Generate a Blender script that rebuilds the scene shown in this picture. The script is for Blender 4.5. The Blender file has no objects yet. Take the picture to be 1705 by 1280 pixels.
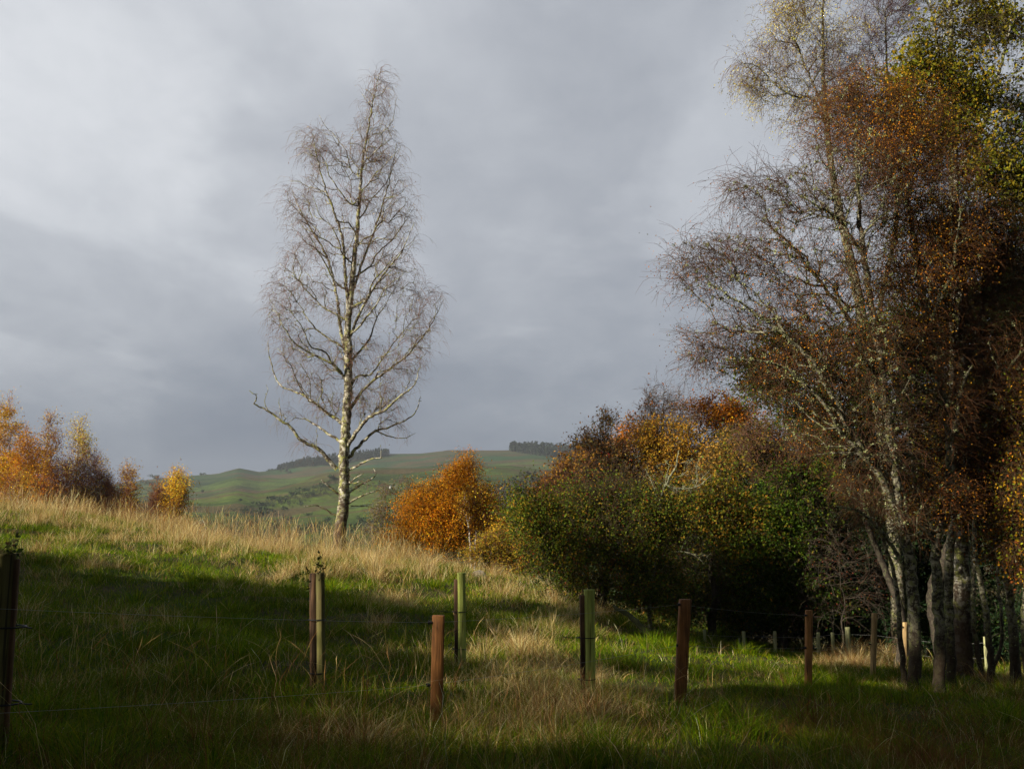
import bpy, math, random
import numpy as np
from mathutils import Vector

sc = bpy.context.scene
COL = sc.collection
rad = math.radians

# ------------------------------------------------------------------ camera
PITCH = rad(7.9)
FPX = 1705 * 35.0 / 36.0
cam_d = bpy.data.cameras.new("camera")
cam_d.lens = 35.0
cam_d.sensor_width = 36.0
cam_d.clip_start = 0.05
cam_d.clip_end = 20000
cam = bpy.data.objects.new("camera", cam_d)
COL.objects.link(cam)
cam.location = (0, 0, 0)
cam.rotation_euler = (rad(90) + PITCH, 0, 0)
sc.camera = cam

# ------------------------------------------------------------------ exposure
sc.view_settings.view_transform = 'Standard'
sc.view_settings.look = 'None'
sc.view_settings.gamma = 1
sc.view_settings.exposure = 0.85
sc.cycles.use_denoising = True
sc.cycles.max_bounces = 6
sc.cycles.diffuse_bounces = 3
sc.cycles.transparent_max_bounces = 8
sc.cycles.volume_bounces = 0
HAZE_D = 0.00016

# ------------------------------------------------------------------ sun
SUN_EL = rad(25)
SUN_AZ = np.array([-0.86, -0.51])          # horizontal direction towards the sun
SUN_AZ = SUN_AZ / np.linalg.norm(SUN_AZ)
SUN_DIR = Vector((SUN_AZ[0] * math.cos(SUN_EL), SUN_AZ[1] * math.cos(SUN_EL), math.sin(SUN_EL)))
sd = bpy.data.lights.new("sun", 'SUN')
sd.energy = 5.0
sd.angle = rad(0.5)
sd.color = (1.0, 0.91, 0.76)
sun = bpy.data.objects.new("sun", sd)
COL.objects.link(sun)
sun.rotation_euler = SUN_DIR.to_track_quat('Z', 'Y').to_euler()

# ------------------------------------------------------------------ world: cloud deck over a nishita sky
class NT:
    """small helper round a node tree"""
    def __init__(s, nt): s.nt = nt; nt.nodes.clear()
    def n(s, t, **k):
        nd = s.nt.nodes.new(t)
        for a, b in k.items():
            if a == 'ins':
                for i, v in b.items(): nd.inputs[i].default_value = v
            else: setattr(nd, a, b)
        return nd
    def l(s, a, b): s.nt.links.new(a, b)
    def ramp(s, fac, stops, interp='LINEAR'):
        r = s.n('ShaderNodeValToRGB'); cr = r.color_ramp; cr.interpolation = interp
        while len(cr.elements) < len(stops): cr.elements.new(0.5)
        for e, (p, c) in zip(cr.elements, stops):
            e.position = p; e.color = (c[0], c[1], c[2], 1) if not isinstance(c, (int, float)) else (c, c, c, 1)
        s.l(fac, r.inputs[0]); return r.outputs[0]
    def math(s, op, a, b=None, clamp=False):
        m = s.n('ShaderNodeMath', operation=op, use_clamp=clamp)
        for i, v in enumerate((a, b)):
            if v is None: continue
            if isinstance(v, (int, float)): m.inputs[i].default_value = v
            else: s.l(v, m.inputs[i])
        return m.outputs[0]
    def mix(s, fac, a, b, blend='MIX'):
        m = s.n('ShaderNodeMix', data_type='RGBA', blend_type=blend)
        for i, v in ((0, fac), (6, a), (7, b)):
            if isinstance(v, (int, float)): m.inputs[i].default_value = v
            elif isinstance(v, (tuple, list)): m.inputs[i].default_value = (v[0], v[1], v[2], 1)
            else: s.l(v, m.inputs[i])
        return m.outputs[2]
    def noise(s, vec, scale, detail=4, rough=0.55, dist=0.0):
        n = s.n('ShaderNodeTexNoise'); n.inputs['Scale'].default_value = scale
        n.inputs['Detail'].default_value = detail; n.inputs['Roughness'].default_value = rough
        n.inputs['Distortion'].default_value = dist
        if vec is not None: s.l(vec, n.inputs['Vector'])
        return n.outputs[0]
    def mapping(s, vec, scale=(1, 1, 1), rot=(0, 0, 0), loc=(0, 0, 0)):
        m = s.n('ShaderNodeMapping'); m.inputs['Scale'].default_value = scale
        m.inputs['Rotation'].default_value = rot; m.inputs['Location'].default_value = loc
        s.l(vec, m.inputs[0]); return m.outputs[0]

world = bpy.data.worlds.new("World")
sc.world = world
world.use_nodes = True
W = NT(world.node_tree)
out = W.n('ShaderNodeOutputWorld')
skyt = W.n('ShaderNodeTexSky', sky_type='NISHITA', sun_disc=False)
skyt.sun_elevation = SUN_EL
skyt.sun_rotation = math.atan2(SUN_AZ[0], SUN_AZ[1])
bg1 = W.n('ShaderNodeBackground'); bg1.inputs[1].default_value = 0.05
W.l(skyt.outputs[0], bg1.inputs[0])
tc = W.n('ShaderNodeTexCoord')
sep = W.n('ShaderNodeSeparateXYZ'); W.l(tc.outputs['Generated'], sep.inputs[0])
zc = W.math('ADD', W.math('MAXIMUM', sep.outputs[2], 0.0), 0.30)
cx = W.math('DIVIDE', sep.outputs[0], zc)
cy = W.math('DIVIDE', sep.outputs[1], zc)
cmb = W.n('ShaderNodeCombineXYZ'); W.l(cx, cmb.inputs[0]); W.l(cy, cmb.inputs[1])
n1 = W.noise(W.mapping(cmb.outputs[0], (0.75, 0.62, 1), (0, 0, rad(35)), (3.1, 1.7, 0)), 1.25, 6, 0.52, 0.45)
n2 = W.noise(W.mapping(cmb.outputs[0], (0.95, 0.7, 1), (0, 0, rad(38)), (7.3, 0.4, 0)), 2.8, 7, 0.58, 0.4)
n3 = W.noise(W.mapping(cmb.outputs[0], (1.0, 0.75, 1), (0, 0, rad(30)), (1.3, 5.4, 0)), 8.0, 6, 0.6, 0.3)
n1 = W.ramp(n1, [(0.30, 0.25), (0.46, 0.42), (0.53, 0.60), (0.72, 0.75)], 'EASE')
nn = W.math('ADD', W.math('MULTIPLY', n1, 0.58), W.math('ADD', W.math('MULTIPLY', n2, 0.30), W.math('MULTIPLY', n3, 0.12)))
# elevation and left-right drift of the cloud brightness
el = sep.outputs[2]
grad = W.ramp(el, [(0.0, 0.06), (0.05, 0.15), (0.12, 0.36), (0.25, 0.46), (0.42, 0.53), (1.0, 0.50)])
left = W.math('MULTIPLY', W.math('MULTIPLY', sep.outputs[0], -0.30), W.math('MINIMUM', W.math('MULTIPLY', el, 3.2), 1.0))
low = W.math('MULTIPLY', W.math('MULTIPLY', W.math('MAXIMUM', W.math('SUBTRACT', 0.17, el), 0.0), 2.4), W.math('ADD', W.math('MULTIPLY', sep.outputs[0], -2.0), 0.25, clamp=True))
grad = W.math('SUBTRACT', grad, low)
val = W.math('ADD', W.math('ADD', grad, left), W.math('MULTIPLY', W.math('SUBTRACT', nn, 0.5), 1.15), clamp=True)
ccol = W.ramp(val, [(0.0, (0.100, 0.116, 0.148)), (0.22, (0.148, 0.164, 0.193)), (0.42, (0.225, 0.239, 0.265)),
                    (0.60, (0.305, 0.319, 0.344)), (0.80, (0.42, 0.432, 0.452)), (1.0, (0.55, 0.56, 0.575))])
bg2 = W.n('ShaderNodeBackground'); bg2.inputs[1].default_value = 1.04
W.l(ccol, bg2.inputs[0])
# deck closed ahead; overhead and behind, out of view, opened to dim the ambient light
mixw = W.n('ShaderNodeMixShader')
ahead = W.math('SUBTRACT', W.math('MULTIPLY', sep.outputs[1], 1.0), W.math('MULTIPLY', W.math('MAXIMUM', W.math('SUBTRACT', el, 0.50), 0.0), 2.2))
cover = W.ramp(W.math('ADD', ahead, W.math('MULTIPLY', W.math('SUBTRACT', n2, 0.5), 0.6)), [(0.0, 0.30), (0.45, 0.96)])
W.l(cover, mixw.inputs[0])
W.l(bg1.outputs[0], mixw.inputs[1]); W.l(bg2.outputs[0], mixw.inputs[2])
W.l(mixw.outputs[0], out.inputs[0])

# ------------------------------------------------------------------ pixel <-> world
CP, SP = math.cos(PITCH), math.sin(PITCH)
def P(px, py, Y):
    """world point at forward distance Y whose bearing is pixel (px,py) of the photograph"""
    u = (px - 852.5) / FPX; v = (640 - py) / FPX
    ry = CP - v * SP; rz = SP + v * CP
    return np.array([u * Y / ry, Y, rz * Y / ry])
def proj(p):
    """world points (N,3) -> px, py"""
    d = p[:, 1] * CP + p[:, 2] * SP
    up = -p[:, 1] * SP + p[:, 2] * CP
    return 852.5 + FPX * p[:, 0] / d, 640 - FPX * up / d

# ------------------------------------------------------------------ terrain
_cp = [P(*a) for a in [
    (728, 1232, 8.8), (8, 1262, 5.8), (528, 1150, 10.2), (768, 1105, 13.9), (980, 1166, 11.0), (1140, 1175, 11.5),
    (1346, 1150, 14.6), (1455, 1128, 18.6), (1525, 1150, 16), (1640, 1125, 20),
    (830, 958, 28), (700, 948, 29), (570, 933, 29), (440, 915, 28.5), (300, 895, 28), (150, 862, 27), (0, 850, 26),
    (-200, 840, 24), (950, 1020, 22), (1050, 1058, 21), (1150, 1078, 23), (1300, 1090, 25), (1500, 1100, 27),
    (1173, 1078, 36), (1290, 1085, 37), (1411, 1090, 36), (1700, 1100, 34),
    (100, 1010, 15), (300, 1060, 13), (200, 935, 20), (500, 1010, 17), (640, 1000, 20), (1280, 1240, 9), (1600, 1240, 10.5)]]
_cp += [np.array(a, float) for a in [(0, 0, -1.75), (-5, 2, -1.2), (6, 2, -2.1), (0, -12, -1.8), (-18, 0, -0.6), (-18, 12, 0.3),
    (-24, 28, 1.0), (18, 4, -3.2), (20, 18, -4.0), (28, 45, -5.8), (-30, 5, 0.2), (-12, -20, -1.2), (20, -20, -3),
    (-26, 55, -1.2), (-18, 50, -2.2), (-8, 48, -4.6), (2, 48, -6.0), (12, 50, -6.4), (30, 70, -9), (0, 70, -11), (-25, 75, -7)]]
_cp = np.array(_cp)
def _tps(r2): return 0.5 * r2 * np.log(np.maximum(r2, 1e-9))
_n = len(_cp)
_K = _tps(((_cp[:, None, :2] - _cp[None, :, :2]) ** 2).sum(2)) + np.eye(_n) * 3.0
_Pm = np.c_[np.ones(_n), _cp[:, :2]]
_A = np.block([[_K, _Pm], [_Pm.T, np.zeros((3, 3))]])
_w = np.linalg.solve(_A, np.r_[_cp[:, 2], 0, 0, 0])
def wav(x, y, s, seed=0):
    """cheap smooth pseudo noise, about -1..1"""
    r = np.random.default_rng(1000 + seed); o = np.zeros_like(x, dtype=float)
    for k in range(6):
        a = r.uniform(0, 6.283); f = s * r.uniform(0.6, 1.7); ph = r.uniform(0, 6.283)
        o = o + np.sin((x * math.cos(a) + y * math.sin(a)) * f + ph)
    return o / 3.2
def near_h(x, y):
    x = np.asarray(x, float); y = np.asarray(y, float)
    z = _w[_n] + _w[_n + 1] * x + _w[_n + 2] * y
    for i in range(_n):
        z = z + _w[i] * _tps((x - _cp[i, 0]) ** 2 + (y - _cp[i, 1]) ** 2)
    return z + 0.09 * wav(x, y, 1.3, 1) + 0.05 * wav(x, y, 4.0, 2)
_rpx = np.array([-1500, -300, 0, 200, 250, 320, 362, 400, 432, 470, 540, 620, 700, 745, 850, 960, 1100, 1400, 2200, 3500])
_rpy = np.array([850, 835, 822, 810, 803, 796, 793, 783, 789, 785, 768, 758, 756, 751, 750, 752, 756, 765, 790, 820])
RIDGE = 1200.0
def far_h(x, y):
    x = np.asarray(x, float); y = np.asarray(y, float)
    px = 852.5 + FPX * x / np.maximum(y, 40)
    R = np.hypot(x, y)
    zr = (870 - np.interp(px, _rpx, _rpy)) / FPX * RIDGE
    zr = np.where(y < 60, zr * 0.3, zr)
    t = np.clip((R - 170) / (RIDGE - 170), 0, 1)
    prof = t ** 0.92 * (1 + 0.10 * np.sin(t * 6.283 * 1.0))
    z = -24 + (zr + 24) * prof
    z = z + (4.5 * wav(x, y, 0.014, 5) + 2.6 * wav(x, y, 0.035, 6) + 0.9 * wav(x, y, 0.11, 7)) * np.clip((R - 170) / 200, 0, 1) * (1 - 0.8 * np.clip((t - .85) / .15, 0, 1))
    z = np.where(R > RIDGE, (zr + 0) - (R - RIDGE) * 0.10, z)
    return z
def ground(x, y):
    x = np.asarray(x, float); y = np.asarray(y, float)
    r = np.hypot(x, y - 20)
    t = np.clip((r - 42) / 90, 0, 1); t = t * t * (3 - 2 * t)
    xc = np.clip(x, -60, 60); yc = np.clip(y, -60, 90)
    n = near_h(xc, yc)
    n = np.clip(n, -25, 12)
    return n * (1 - t) + far_h(x, y) * t
def gz(x, y): return float(ground(np.array([x]), np.array([y]))[0])

# ------------------------------------------------------------------ mesh helpers
def make_mesh(name, V, quads, cols=None, tris=None, smooth=False):
    me = bpy.data.meshes.new(name)
    V = np.ascontiguousarray(V, dtype=np.float32).reshape(-1, 3)
    quads = np.zeros((0, 4), np.int32) if quads is None else np.asarray(quads, np.int32).reshape(-1, 4)
    tris = np.zeros((0, 3), np.int32) if tris is None else np.asarray(tris, np.int32).reshape(-1, 3)
    me.vertices.add(len(V)); me.vertices.foreach_set('co', V.ravel())
    nq, nt = len(quads), len(tris)
    me.loops.add(nq * 4 + nt * 3)
    me.loops.foreach_set('vertex_index', np.r_[quads.ravel(), tris.ravel()].astype(np.int32))
    me.polygons.add(nq + nt)
    me.polygons.foreach_set('loop_start', np.r_[np.arange(nq) * 4, nq * 4 + np.arange(nt) * 3].astype(np.int32))
    me.polygons.foreach_set('loop_total', np.r_[np.full(nq, 4), np.full(nt, 3)].astype(np.int32))
    if smooth: me.polygons.foreach_set('use_smooth', np.ones(nq + nt, bool))
    me.update(calc_edges=True)
    if cols is not None:
        a = me.color_attributes.new('Col', 'FLOAT_COLOR', 'POINT')
        c = np.ones((len(V), 4), np.float32); c[:, :3] = cols
        a.data.foreach_set('color', c.ravel())
    return me
def link(name, me, mat, parent=None, origin=None):
    o = bpy.data.objects.new(name, me); COL.objects.link(o)
    if mat is not None: me.materials.append(mat)
    if parent is not None: o.parent = parent
    elif origin is not None: o.location = origin
    return o
def tag(o, label=None, cat=None, group=None, kind=None):
    if label: o['label'] = label
    if cat: o['category'] = cat
    if group: o['group'] = group
    if kind: o['kind'] = kind
    return o
def empty(name, loc, label, cat, group=None):
    e = bpy.data.objects.new(name, None); COL.objects.link(e); e.location = loc; e.empty_display_size = 0.3
    return tag(e, label, cat, group)

class Acc:
    """collects geometry (vertices, quads, tris, colours)"""
    def __init__(s): s.V = []; s.Q = []; s.T = []; s.C = []; s.n = 0
    def add(s, V, Q=None, T=None, C=None):
        V = np.asarray(V, float).reshape(-1, 3)
        if Q is not None and len(Q): s.Q.append(np.asarray(Q) + s.n)
        if T is not None and len(T): s.T.append(np.asarray(T) + s.n)
        c = np.ones((len(V), 3)) * 0.5
        if C is not None: c[:] = C
        s.V.append(V); s.C.append(c); s.n += len(V)
    def obj(s, name, mat, parent=None, origin=None, smooth=False):
        V = np.concatenate(s.V) if s.V else np.zeros((0, 3))
        off = np.array(parent.location) if parent is not None else (np.array(origin) if origin is not None else np.zeros(3))
        me = make_mesh(name, V - off, np.concatenate(s.Q) if s.Q else None, np.concatenate(s.C),
                       np.concatenate(s.T) if s.T else None, smooth)
        return link(name, me, mat, parent, origin)

def norm(v): return v / np.maximum(np.linalg.norm(v, axis=-1, keepdims=True), 1e-9)
def tubes(acc, Pn, R, sides=3, C=None):
    """Pn (N,K,3) centre lines, R (N,K) radii"""
    N, K, _ = Pn.shape
    T = np.empty_like(Pn); T[:, 1:-1] = Pn[:, 2:] - Pn[:, :-2]; T[:, 0] = Pn[:, 1] - Pn[:, 0]; T[:, -1] = Pn[:, -1] - Pn[:, -2]
    T = norm(T)
    ref = np.where(np.abs(norm(Pn[:, -1] - Pn[:, 0])[:, 2:3]) > 0.8, np.array([[1.0, 0.1, 0]]), np.array([[0, 0.1, 1.0]]))[:, None, :]
    A = norm(np.cross(T, np.broadcast_to(ref, T.shape))); B = np.cross(T, A)
    an = np.arange(sides) * 2 * math.pi / sides
    V = Pn[:, :, None] + R[:, :, None, None] * (A[:, :, None] * np.cos(an)[None, None, :, None] + B[:, :, None] * np.sin(an)[None, None, :, None])
    i = np.arange(N)[:, None, None]; k = np.arange(K - 1)[None, :, None]; s = np.arange(sides)[None, None, :]
    b = (i * K + k) * sides
    Q = np.stack([b + s, b + (s + 1) % sides, b + sides + (s + 1) % sides, b + sides + s], -1).reshape(-1, 4)
    c = None
    if C is not None: c = np.repeat(np.asarray(C), K * sides, axis=0)
    acc.add(V.reshape(-1, 3), Q, None, c)
def ribbons(acc, Pn, Wd, side, C=None):
    """flat blades: Pn (N,K,3), Wd (N,K), side (N,3)"""
    N, K, _ = Pn.shape
    V = np.stack([Pn - side[:, None] * Wd[..., None], Pn + side[:, None] * Wd[..., None]], 2).reshape(-1, 3)
    i = np.arange(N)[:, None]; k = np.arange(K - 1)[None]
    b = (i * K + k) * 2
    Q = np.stack([b, b + 1, b + 3, b + 2], -1).reshape(-1, 4)
    c = None
    if C is not None:
        C = np.asarray(C)
        c = np.repeat(C, K * 2, axis=0) if C.ndim == 2 else np.repeat(C, 2, axis=1).reshape(-1, 3)
    acc.add(V, Q, None, c)
def leaves(acc, pos, size, rng, C, up=0.3, aspect=0.6, axis=None):
    """one diamond leaf at each point"""
    N = len(pos)
    a = norm(rng.normal(size=(N, 3)) + (0 if axis is None else axis)); nrm = norm(rng.normal(size=(N, 3)) + np.array([0, 0, up * 3]))
    b = norm(np.cross(nrm, a)); s = size[:, None]
    bend = np.cross(a, b) * s * 0.12
    V = np.stack([pos, pos + a * s * 0.5 + b * s * aspect * 0.5 + bend, pos + a * s, pos + a * s * 0.5 - b * s * aspect * 0.5 + bend], 1)
    Q = np.arange(N * 4).reshape(N, 4)
    acc.add(V.reshape(-1, 3), Q, None, np.repeat(C, 4, axis=0))
def clump(p, s, seed=0):
    r = np.random.default_rng(seed + 77); o = np.zeros(len(p))
    for k in range(7):
        d = r.normal(size=3); d /= np.linalg.norm(d); f = s * r.uniform(0.6, 1.8)
        o += np.sin(p @ d * f + r.uniform(0, 6.283))
    return o / 3.4
def pal(rng, n, colors, weights, jit=0.15):
    w = np.array(weights, float); w /= w.sum()
    c = np.array(colors)[rng.choice(len(colors), n, p=w)]
    return c * np.exp(rng.normal(0, jit, (n, 1))) * np.exp(rng.normal(0, jit * 0.3, (n, 3)))

# ------------------------------------------------------------------ materials
def mat_leaf(name, trans=0.35, rough=0.6, spec=0.05):
    m = bpy.data.materials.new(name); m.use_nodes = True; N = NT(m.node_tree)
    o = N.n('ShaderNodeOutputMaterial'); a = N.n('ShaderNodeAttribute', attribute_name='Col')
    g = N.n('ShaderNodeNewGeometry')
    nz = N.noise(g.outputs['Position'], 9.0, 2)
    c = N.mix(1.0, a.outputs[0], N.ramp(nz, [(0.3, 0.75), (0.7, 1.25)]), 'MULTIPLY')
    p = N.n('ShaderNodeBsdfPrincipled', ins={'Roughness': rough, 'Specular IOR Level': spec})
    N.l(c, p.inputs['Base Color'])
    t = N.n('ShaderNodeBsdfTranslucent'); N.l(c, t.inputs[0])
    x = N.n('ShaderNodeMixShader'); x.inputs[0].default_value = trans
    N.l(p.outputs[0], x.inputs[1]); N.l(t.outputs[0], x.inputs[2]); N.l(x.outputs[0], o.inputs[0])
    return m
def mat_plain(name, col, rough=0.85, var=0.25, scale=8, bump=0.0):
    m = bpy.data.materials.new(name); m.use_nodes = True; N = NT(m.node_tree)
    o = N.n('ShaderNodeOutputMaterial'); tcn = N.n('ShaderNodeTexCoord')
    nz = N.noise(tcn.outputs['Object'], scale, 5)
    c = N.mix(1.0, col, N.ramp(nz, [(0.25, 1 - var), (0.75, 1 + var)]), 'MULTIPLY')
    p = N.n('ShaderNodeBsdfPrincipled', ins={'Roughness': rough, 'Specular IOR Level': 0.3}); N.l(c, p.inputs['Base Color'])
    if bump:
        b = N.n('ShaderNodeBump'); b.inputs['Strength'].default_value = bump; b.inputs['Distance'].default_value = 0.02
        N.l(nz, b.inputs['Height']); N.l(b.outputs[0], p.inputs['Normal'])
    N.l(p.outputs[0], o.inputs[0]); return m
def mat_bark(name, pale, dark, lichen, lich=0.5, scale=1.0, foot=None, dk=0.0):
    """birch bark: pale ground, dark horizontal scars and fissures, patches of lichen"""
    m = bpy.data.materials.new(name); m.use_nodes = True; N = NT(m.node_tree)
    o = N.n('ShaderNodeOutputMaterial'); tcn = N.n('ShaderNodeTexCoord'); oc = tcn.outputs['Object']
    n1 = N.noise(N.mapping(oc, (1, 1, 0.6)), 15 * scale, 6, 0.7)
    n2 = N.noise(N.mapping(oc, (1, 1, 2.6), loc=(5, 3, 1)), 9 * scale, 5, 0.65)
    n3 = N.noise(N.mapping(oc, (1, 1, 0.9), loc=(9, 1, 7)), 11 * scale, 8, 0.75)
    c = N.mix(N.ramp(n1, [(0.42 + dk, 0.0), (0.55 + dk, 1.0)]), dark, pale)
    c = N.mix(N.ramp(n2, [(0.50 - dk, 0.0), (0.57 - dk, 0.92)]), c, dark)
    c = N.mix(N.ramp(n3, [(0.58 - 0.13 * lich, 0.0), (0.63 - 0.12 * lich, 0.92)]), c, lichen)
    if foot:
        s = N.n('ShaderNodeSeparateXYZ'); N.l(oc, s.inputs[0])
        h = N.math('ADD', s.outputs[2], N.math('MULTIPLY', N.math('SUBTRACT', n3, 0.5), 2.2))
        c = N.mix(N.ramp(N.math('DIVIDE', h, foot), [(0.55, 0.9), (1.0, 0.0)]), c, (dark[0] * 1.15, dark[1] * 0.95, dark[2] * 0.85))
    p = N.n('ShaderNodeBsdfPrincipled', ins={'Roughness': 0.9, 'Specular IOR Level': 0.2}); N.l(c, p.inputs['Base Color'])
    b = N.n('ShaderNodeBump'); b.inputs['Strength'].default_value = 0.9; b.inputs['Distance'].default_value = 0.03
    N.l(n3, b.inputs['Height']); N.l(b.outputs[0], p.inputs['Normal']); N.l(p.outputs[0], o.inputs[0])
    return m

M_LEAF = mat_leaf('leaf')
M_GRASS = mat_leaf('grass_blade', 0.30, 0.65, 0.05)
M_TWIG = mat_leaf('twig', 0.0, 0.8, 0.15)
M_BIRCH = mat_bark('birch_bark_pale', (0.50, 0.47, 0.37), (0.055, 0.040, 0.026), (0.27, 0.27, 0.08), 0.5, 0.6, foot=1.7, dk=0.02)  # pale bark with its own dark scars and yellow-green lichen
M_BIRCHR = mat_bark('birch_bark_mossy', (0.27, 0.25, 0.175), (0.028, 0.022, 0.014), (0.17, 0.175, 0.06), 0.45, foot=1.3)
M_WHITE = mat_bark('birch_bark_white', (0.62, 0.58, 0.50), (0.12, 0.09, 0.07), (0.4, 0.38, 0.28), 0.1)
M_DARKBARK = mat_bark('dark_bark', (0.06, 0.048, 0.034), (0.028, 0.022, 0.016), (0.09, 0.095, 0.045), 0.2)
M_LICHENBARK = mat_bark('lichened_dead_bark', (0.17, 0.16, 0.11), (0.07, 0.06, 0.04), (0.24, 0.25, 0.15), 0.7)

# ground
def mat_ground():
    m = bpy.data.materials.new('meadow_ground'); m.use_nodes = True; N = NT(m.node_tree)
    o = N.n('ShaderNodeOutputMaterial'); tcn = N.n('ShaderNodeTexCoord'); oc = tcn.outputs['Object']
    n1 = N.noise(oc, 0.5, 5); n2 = N.noise(oc, 7, 6, 0.7)
    c = N.mix(N.ramp(n1, [(0.4, 0.0), (0.6, 1.0)]), (0.035, 0.055, 0.012), (0.075, 0.058, 0.025))
    c = N.mix(1.0, c, N.ramp(n2, [(0.3, 0.55), (0.7, 1.3)]), 'MULTIPLY')
    p = N.n('ShaderNodeBsdfPrincipled', ins={'Roughness': 0.95, 'Specular IOR Level': 0.1}); N.l(c, p.inputs['Base Color'])
    b = N.n('ShaderNodeBump'); b.inputs['Strength'].default_value = 1; b.inputs['Distance'].default_value = 0.05
    N.l(n2, b.inputs['Height']); N.l(b.outputs[0], p.inputs['Normal']); N.l(p.outputs[0], o.inputs[0]); return m
def mat_hill():
    m = bpy.data.materials.new('hill_pasture'); m.use_nodes = True; N = NT(m.node_tree)
    o = N.n('ShaderNodeOutputMaterial'); tcn = N.n('ShaderNodeTexCoord'); oc = tcn.outputs['Object']
    big = N.noise(N.mapping(oc, (0.6, 1, 1), (0, 0, rad(-14))), 0.006, 4, 0.55, 0.6)
    mid = N.noise(N.mapping(oc, (0.30, 1.2, 1), (0, 0, rad(-20))), 0.022, 6, 0.62, 0.8)
    fine = N.noise(oc, 0.30, 8, 0.75)
    sp = N.n('ShaderNodeSeparateXYZ'); N.l(oc, sp.inputs[0])
    hz = N.math('ADD', N.math('DIVIDE', sp.outputs[2], 110.0), N.math('MULTIPLY', N.math('SUBTRACT', big, 0.5), 1.1))
    c = N.ramp(hz, [(0.0, (0.045, 0.072, 0.012)), (0.15, (0.080, 0.115, 0.018)), (0.22, (0.026, 0.042, 0.012)), (0.34, (0.066, 0.098, 0.020)), (0.46, (0.028, 0.048, 0.014)), (0.56, (0.022, 0.064, 0.022)), (0.66, (0.058, 0.060, 0.020)),
                     (0.76, (0.026, 0.062, 0.022)), (0.88, (0.082, 0.056, 0.024)), (1.0, (0.058, 0.044, 0.022))])  # pasture and moor colours, darkened all over in place of cloud shadow
    c = N.mix(N.ramp(mid, [(0.50, 0.0), (0.57, 0.8)]), c, (0.075, 0.050, 0.025))
    c = N.mix(N.ramp(mid, [(0.37, 0.8), (0.44, 0.0)]), c, (0.018, 0.030, 0.012))
    c = N.mix(1.0, c, N.ramp(fine, [(0.35, 0.55), (0.65, 1.3)]), 'MULTIPLY')
    p = N.n('ShaderNodeBsdfPrincipled', ins={'Roughness': 1.0, 'Specular IOR Level': 0.05}); N.l(c, p.inputs['Base Color'])
    b = N.n('ShaderNodeBump'); b.inputs['Strength'].default_value = 0.6; b.inputs['Distance'].default_value = 2.0
    N.l(fine, b.inputs['Height']); N.l(b.outputs[0], p.inputs['Normal'])
    N.l(p.outputs[0], o.inputs[0]); return m

def grid(name, xs, ys, zoff, mat, label, hole=None):
    X, Y = np.meshgrid(xs, ys); Z = ground(X.ravel(), Y.ravel()).reshape(X.shape)
    R = np.hypot(X, Y - 20)
    if callable(zoff): Z = Z + zoff(R)
    else: Z = Z + zoff
    nx, ny = len(xs), len(ys)
    i = np.arange(ny - 1)[:, None] * nx + np.arange(nx - 1)[None]
    Q = np.stack([i, i + 1, i + 1 + nx, i + nx], -1).reshape(-1, 4)
    if hole is not None:
        cxm = (X[:-1, :-1] + X[1:, 1:]).ravel() / 2; cym = (Y[:-1, :-1] + Y[1:, 1:]).ravel() / 2
        Q = Q[~hole(cxm, cym)]
    me = make_mesh(name, np.stack([X, Y, Z], -1).reshape(-1, 3), Q, smooth=True)
    o = link(name, me, mat); tag(o, label, kind='structure'); return o
grid('ground', np.linspace(-55, 55, 260), np.linspace(-45, 100, 340), 0.0, mat_ground(), 'rough grassy ground sloping down to the right')
def spread(n, a, b, k):
    t = np.linspace(-1, 1, n); s = np.sinh(t * k) / math.sinh(k); return (a + b) / 2 + s * (b - a) / 2
hx = spread(300, -1900, 1900, 2.8)
hy = np.r_[-1500, -1000, -600, -300, -150, -80, -40, np.linspace(0, 400, 90)[1:], np.linspace(400, 1500, 150)[1:], np.linspace(1500, 1900, 6)[1:]]
HILL = grid('hills', hx, hy, 0.0, mat_hill(), 'far grassy hillside with brown moorland streaks',
     hole=lambda x, y: (np.abs(x) < 40) & (y > -40) & (y < 85))

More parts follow.
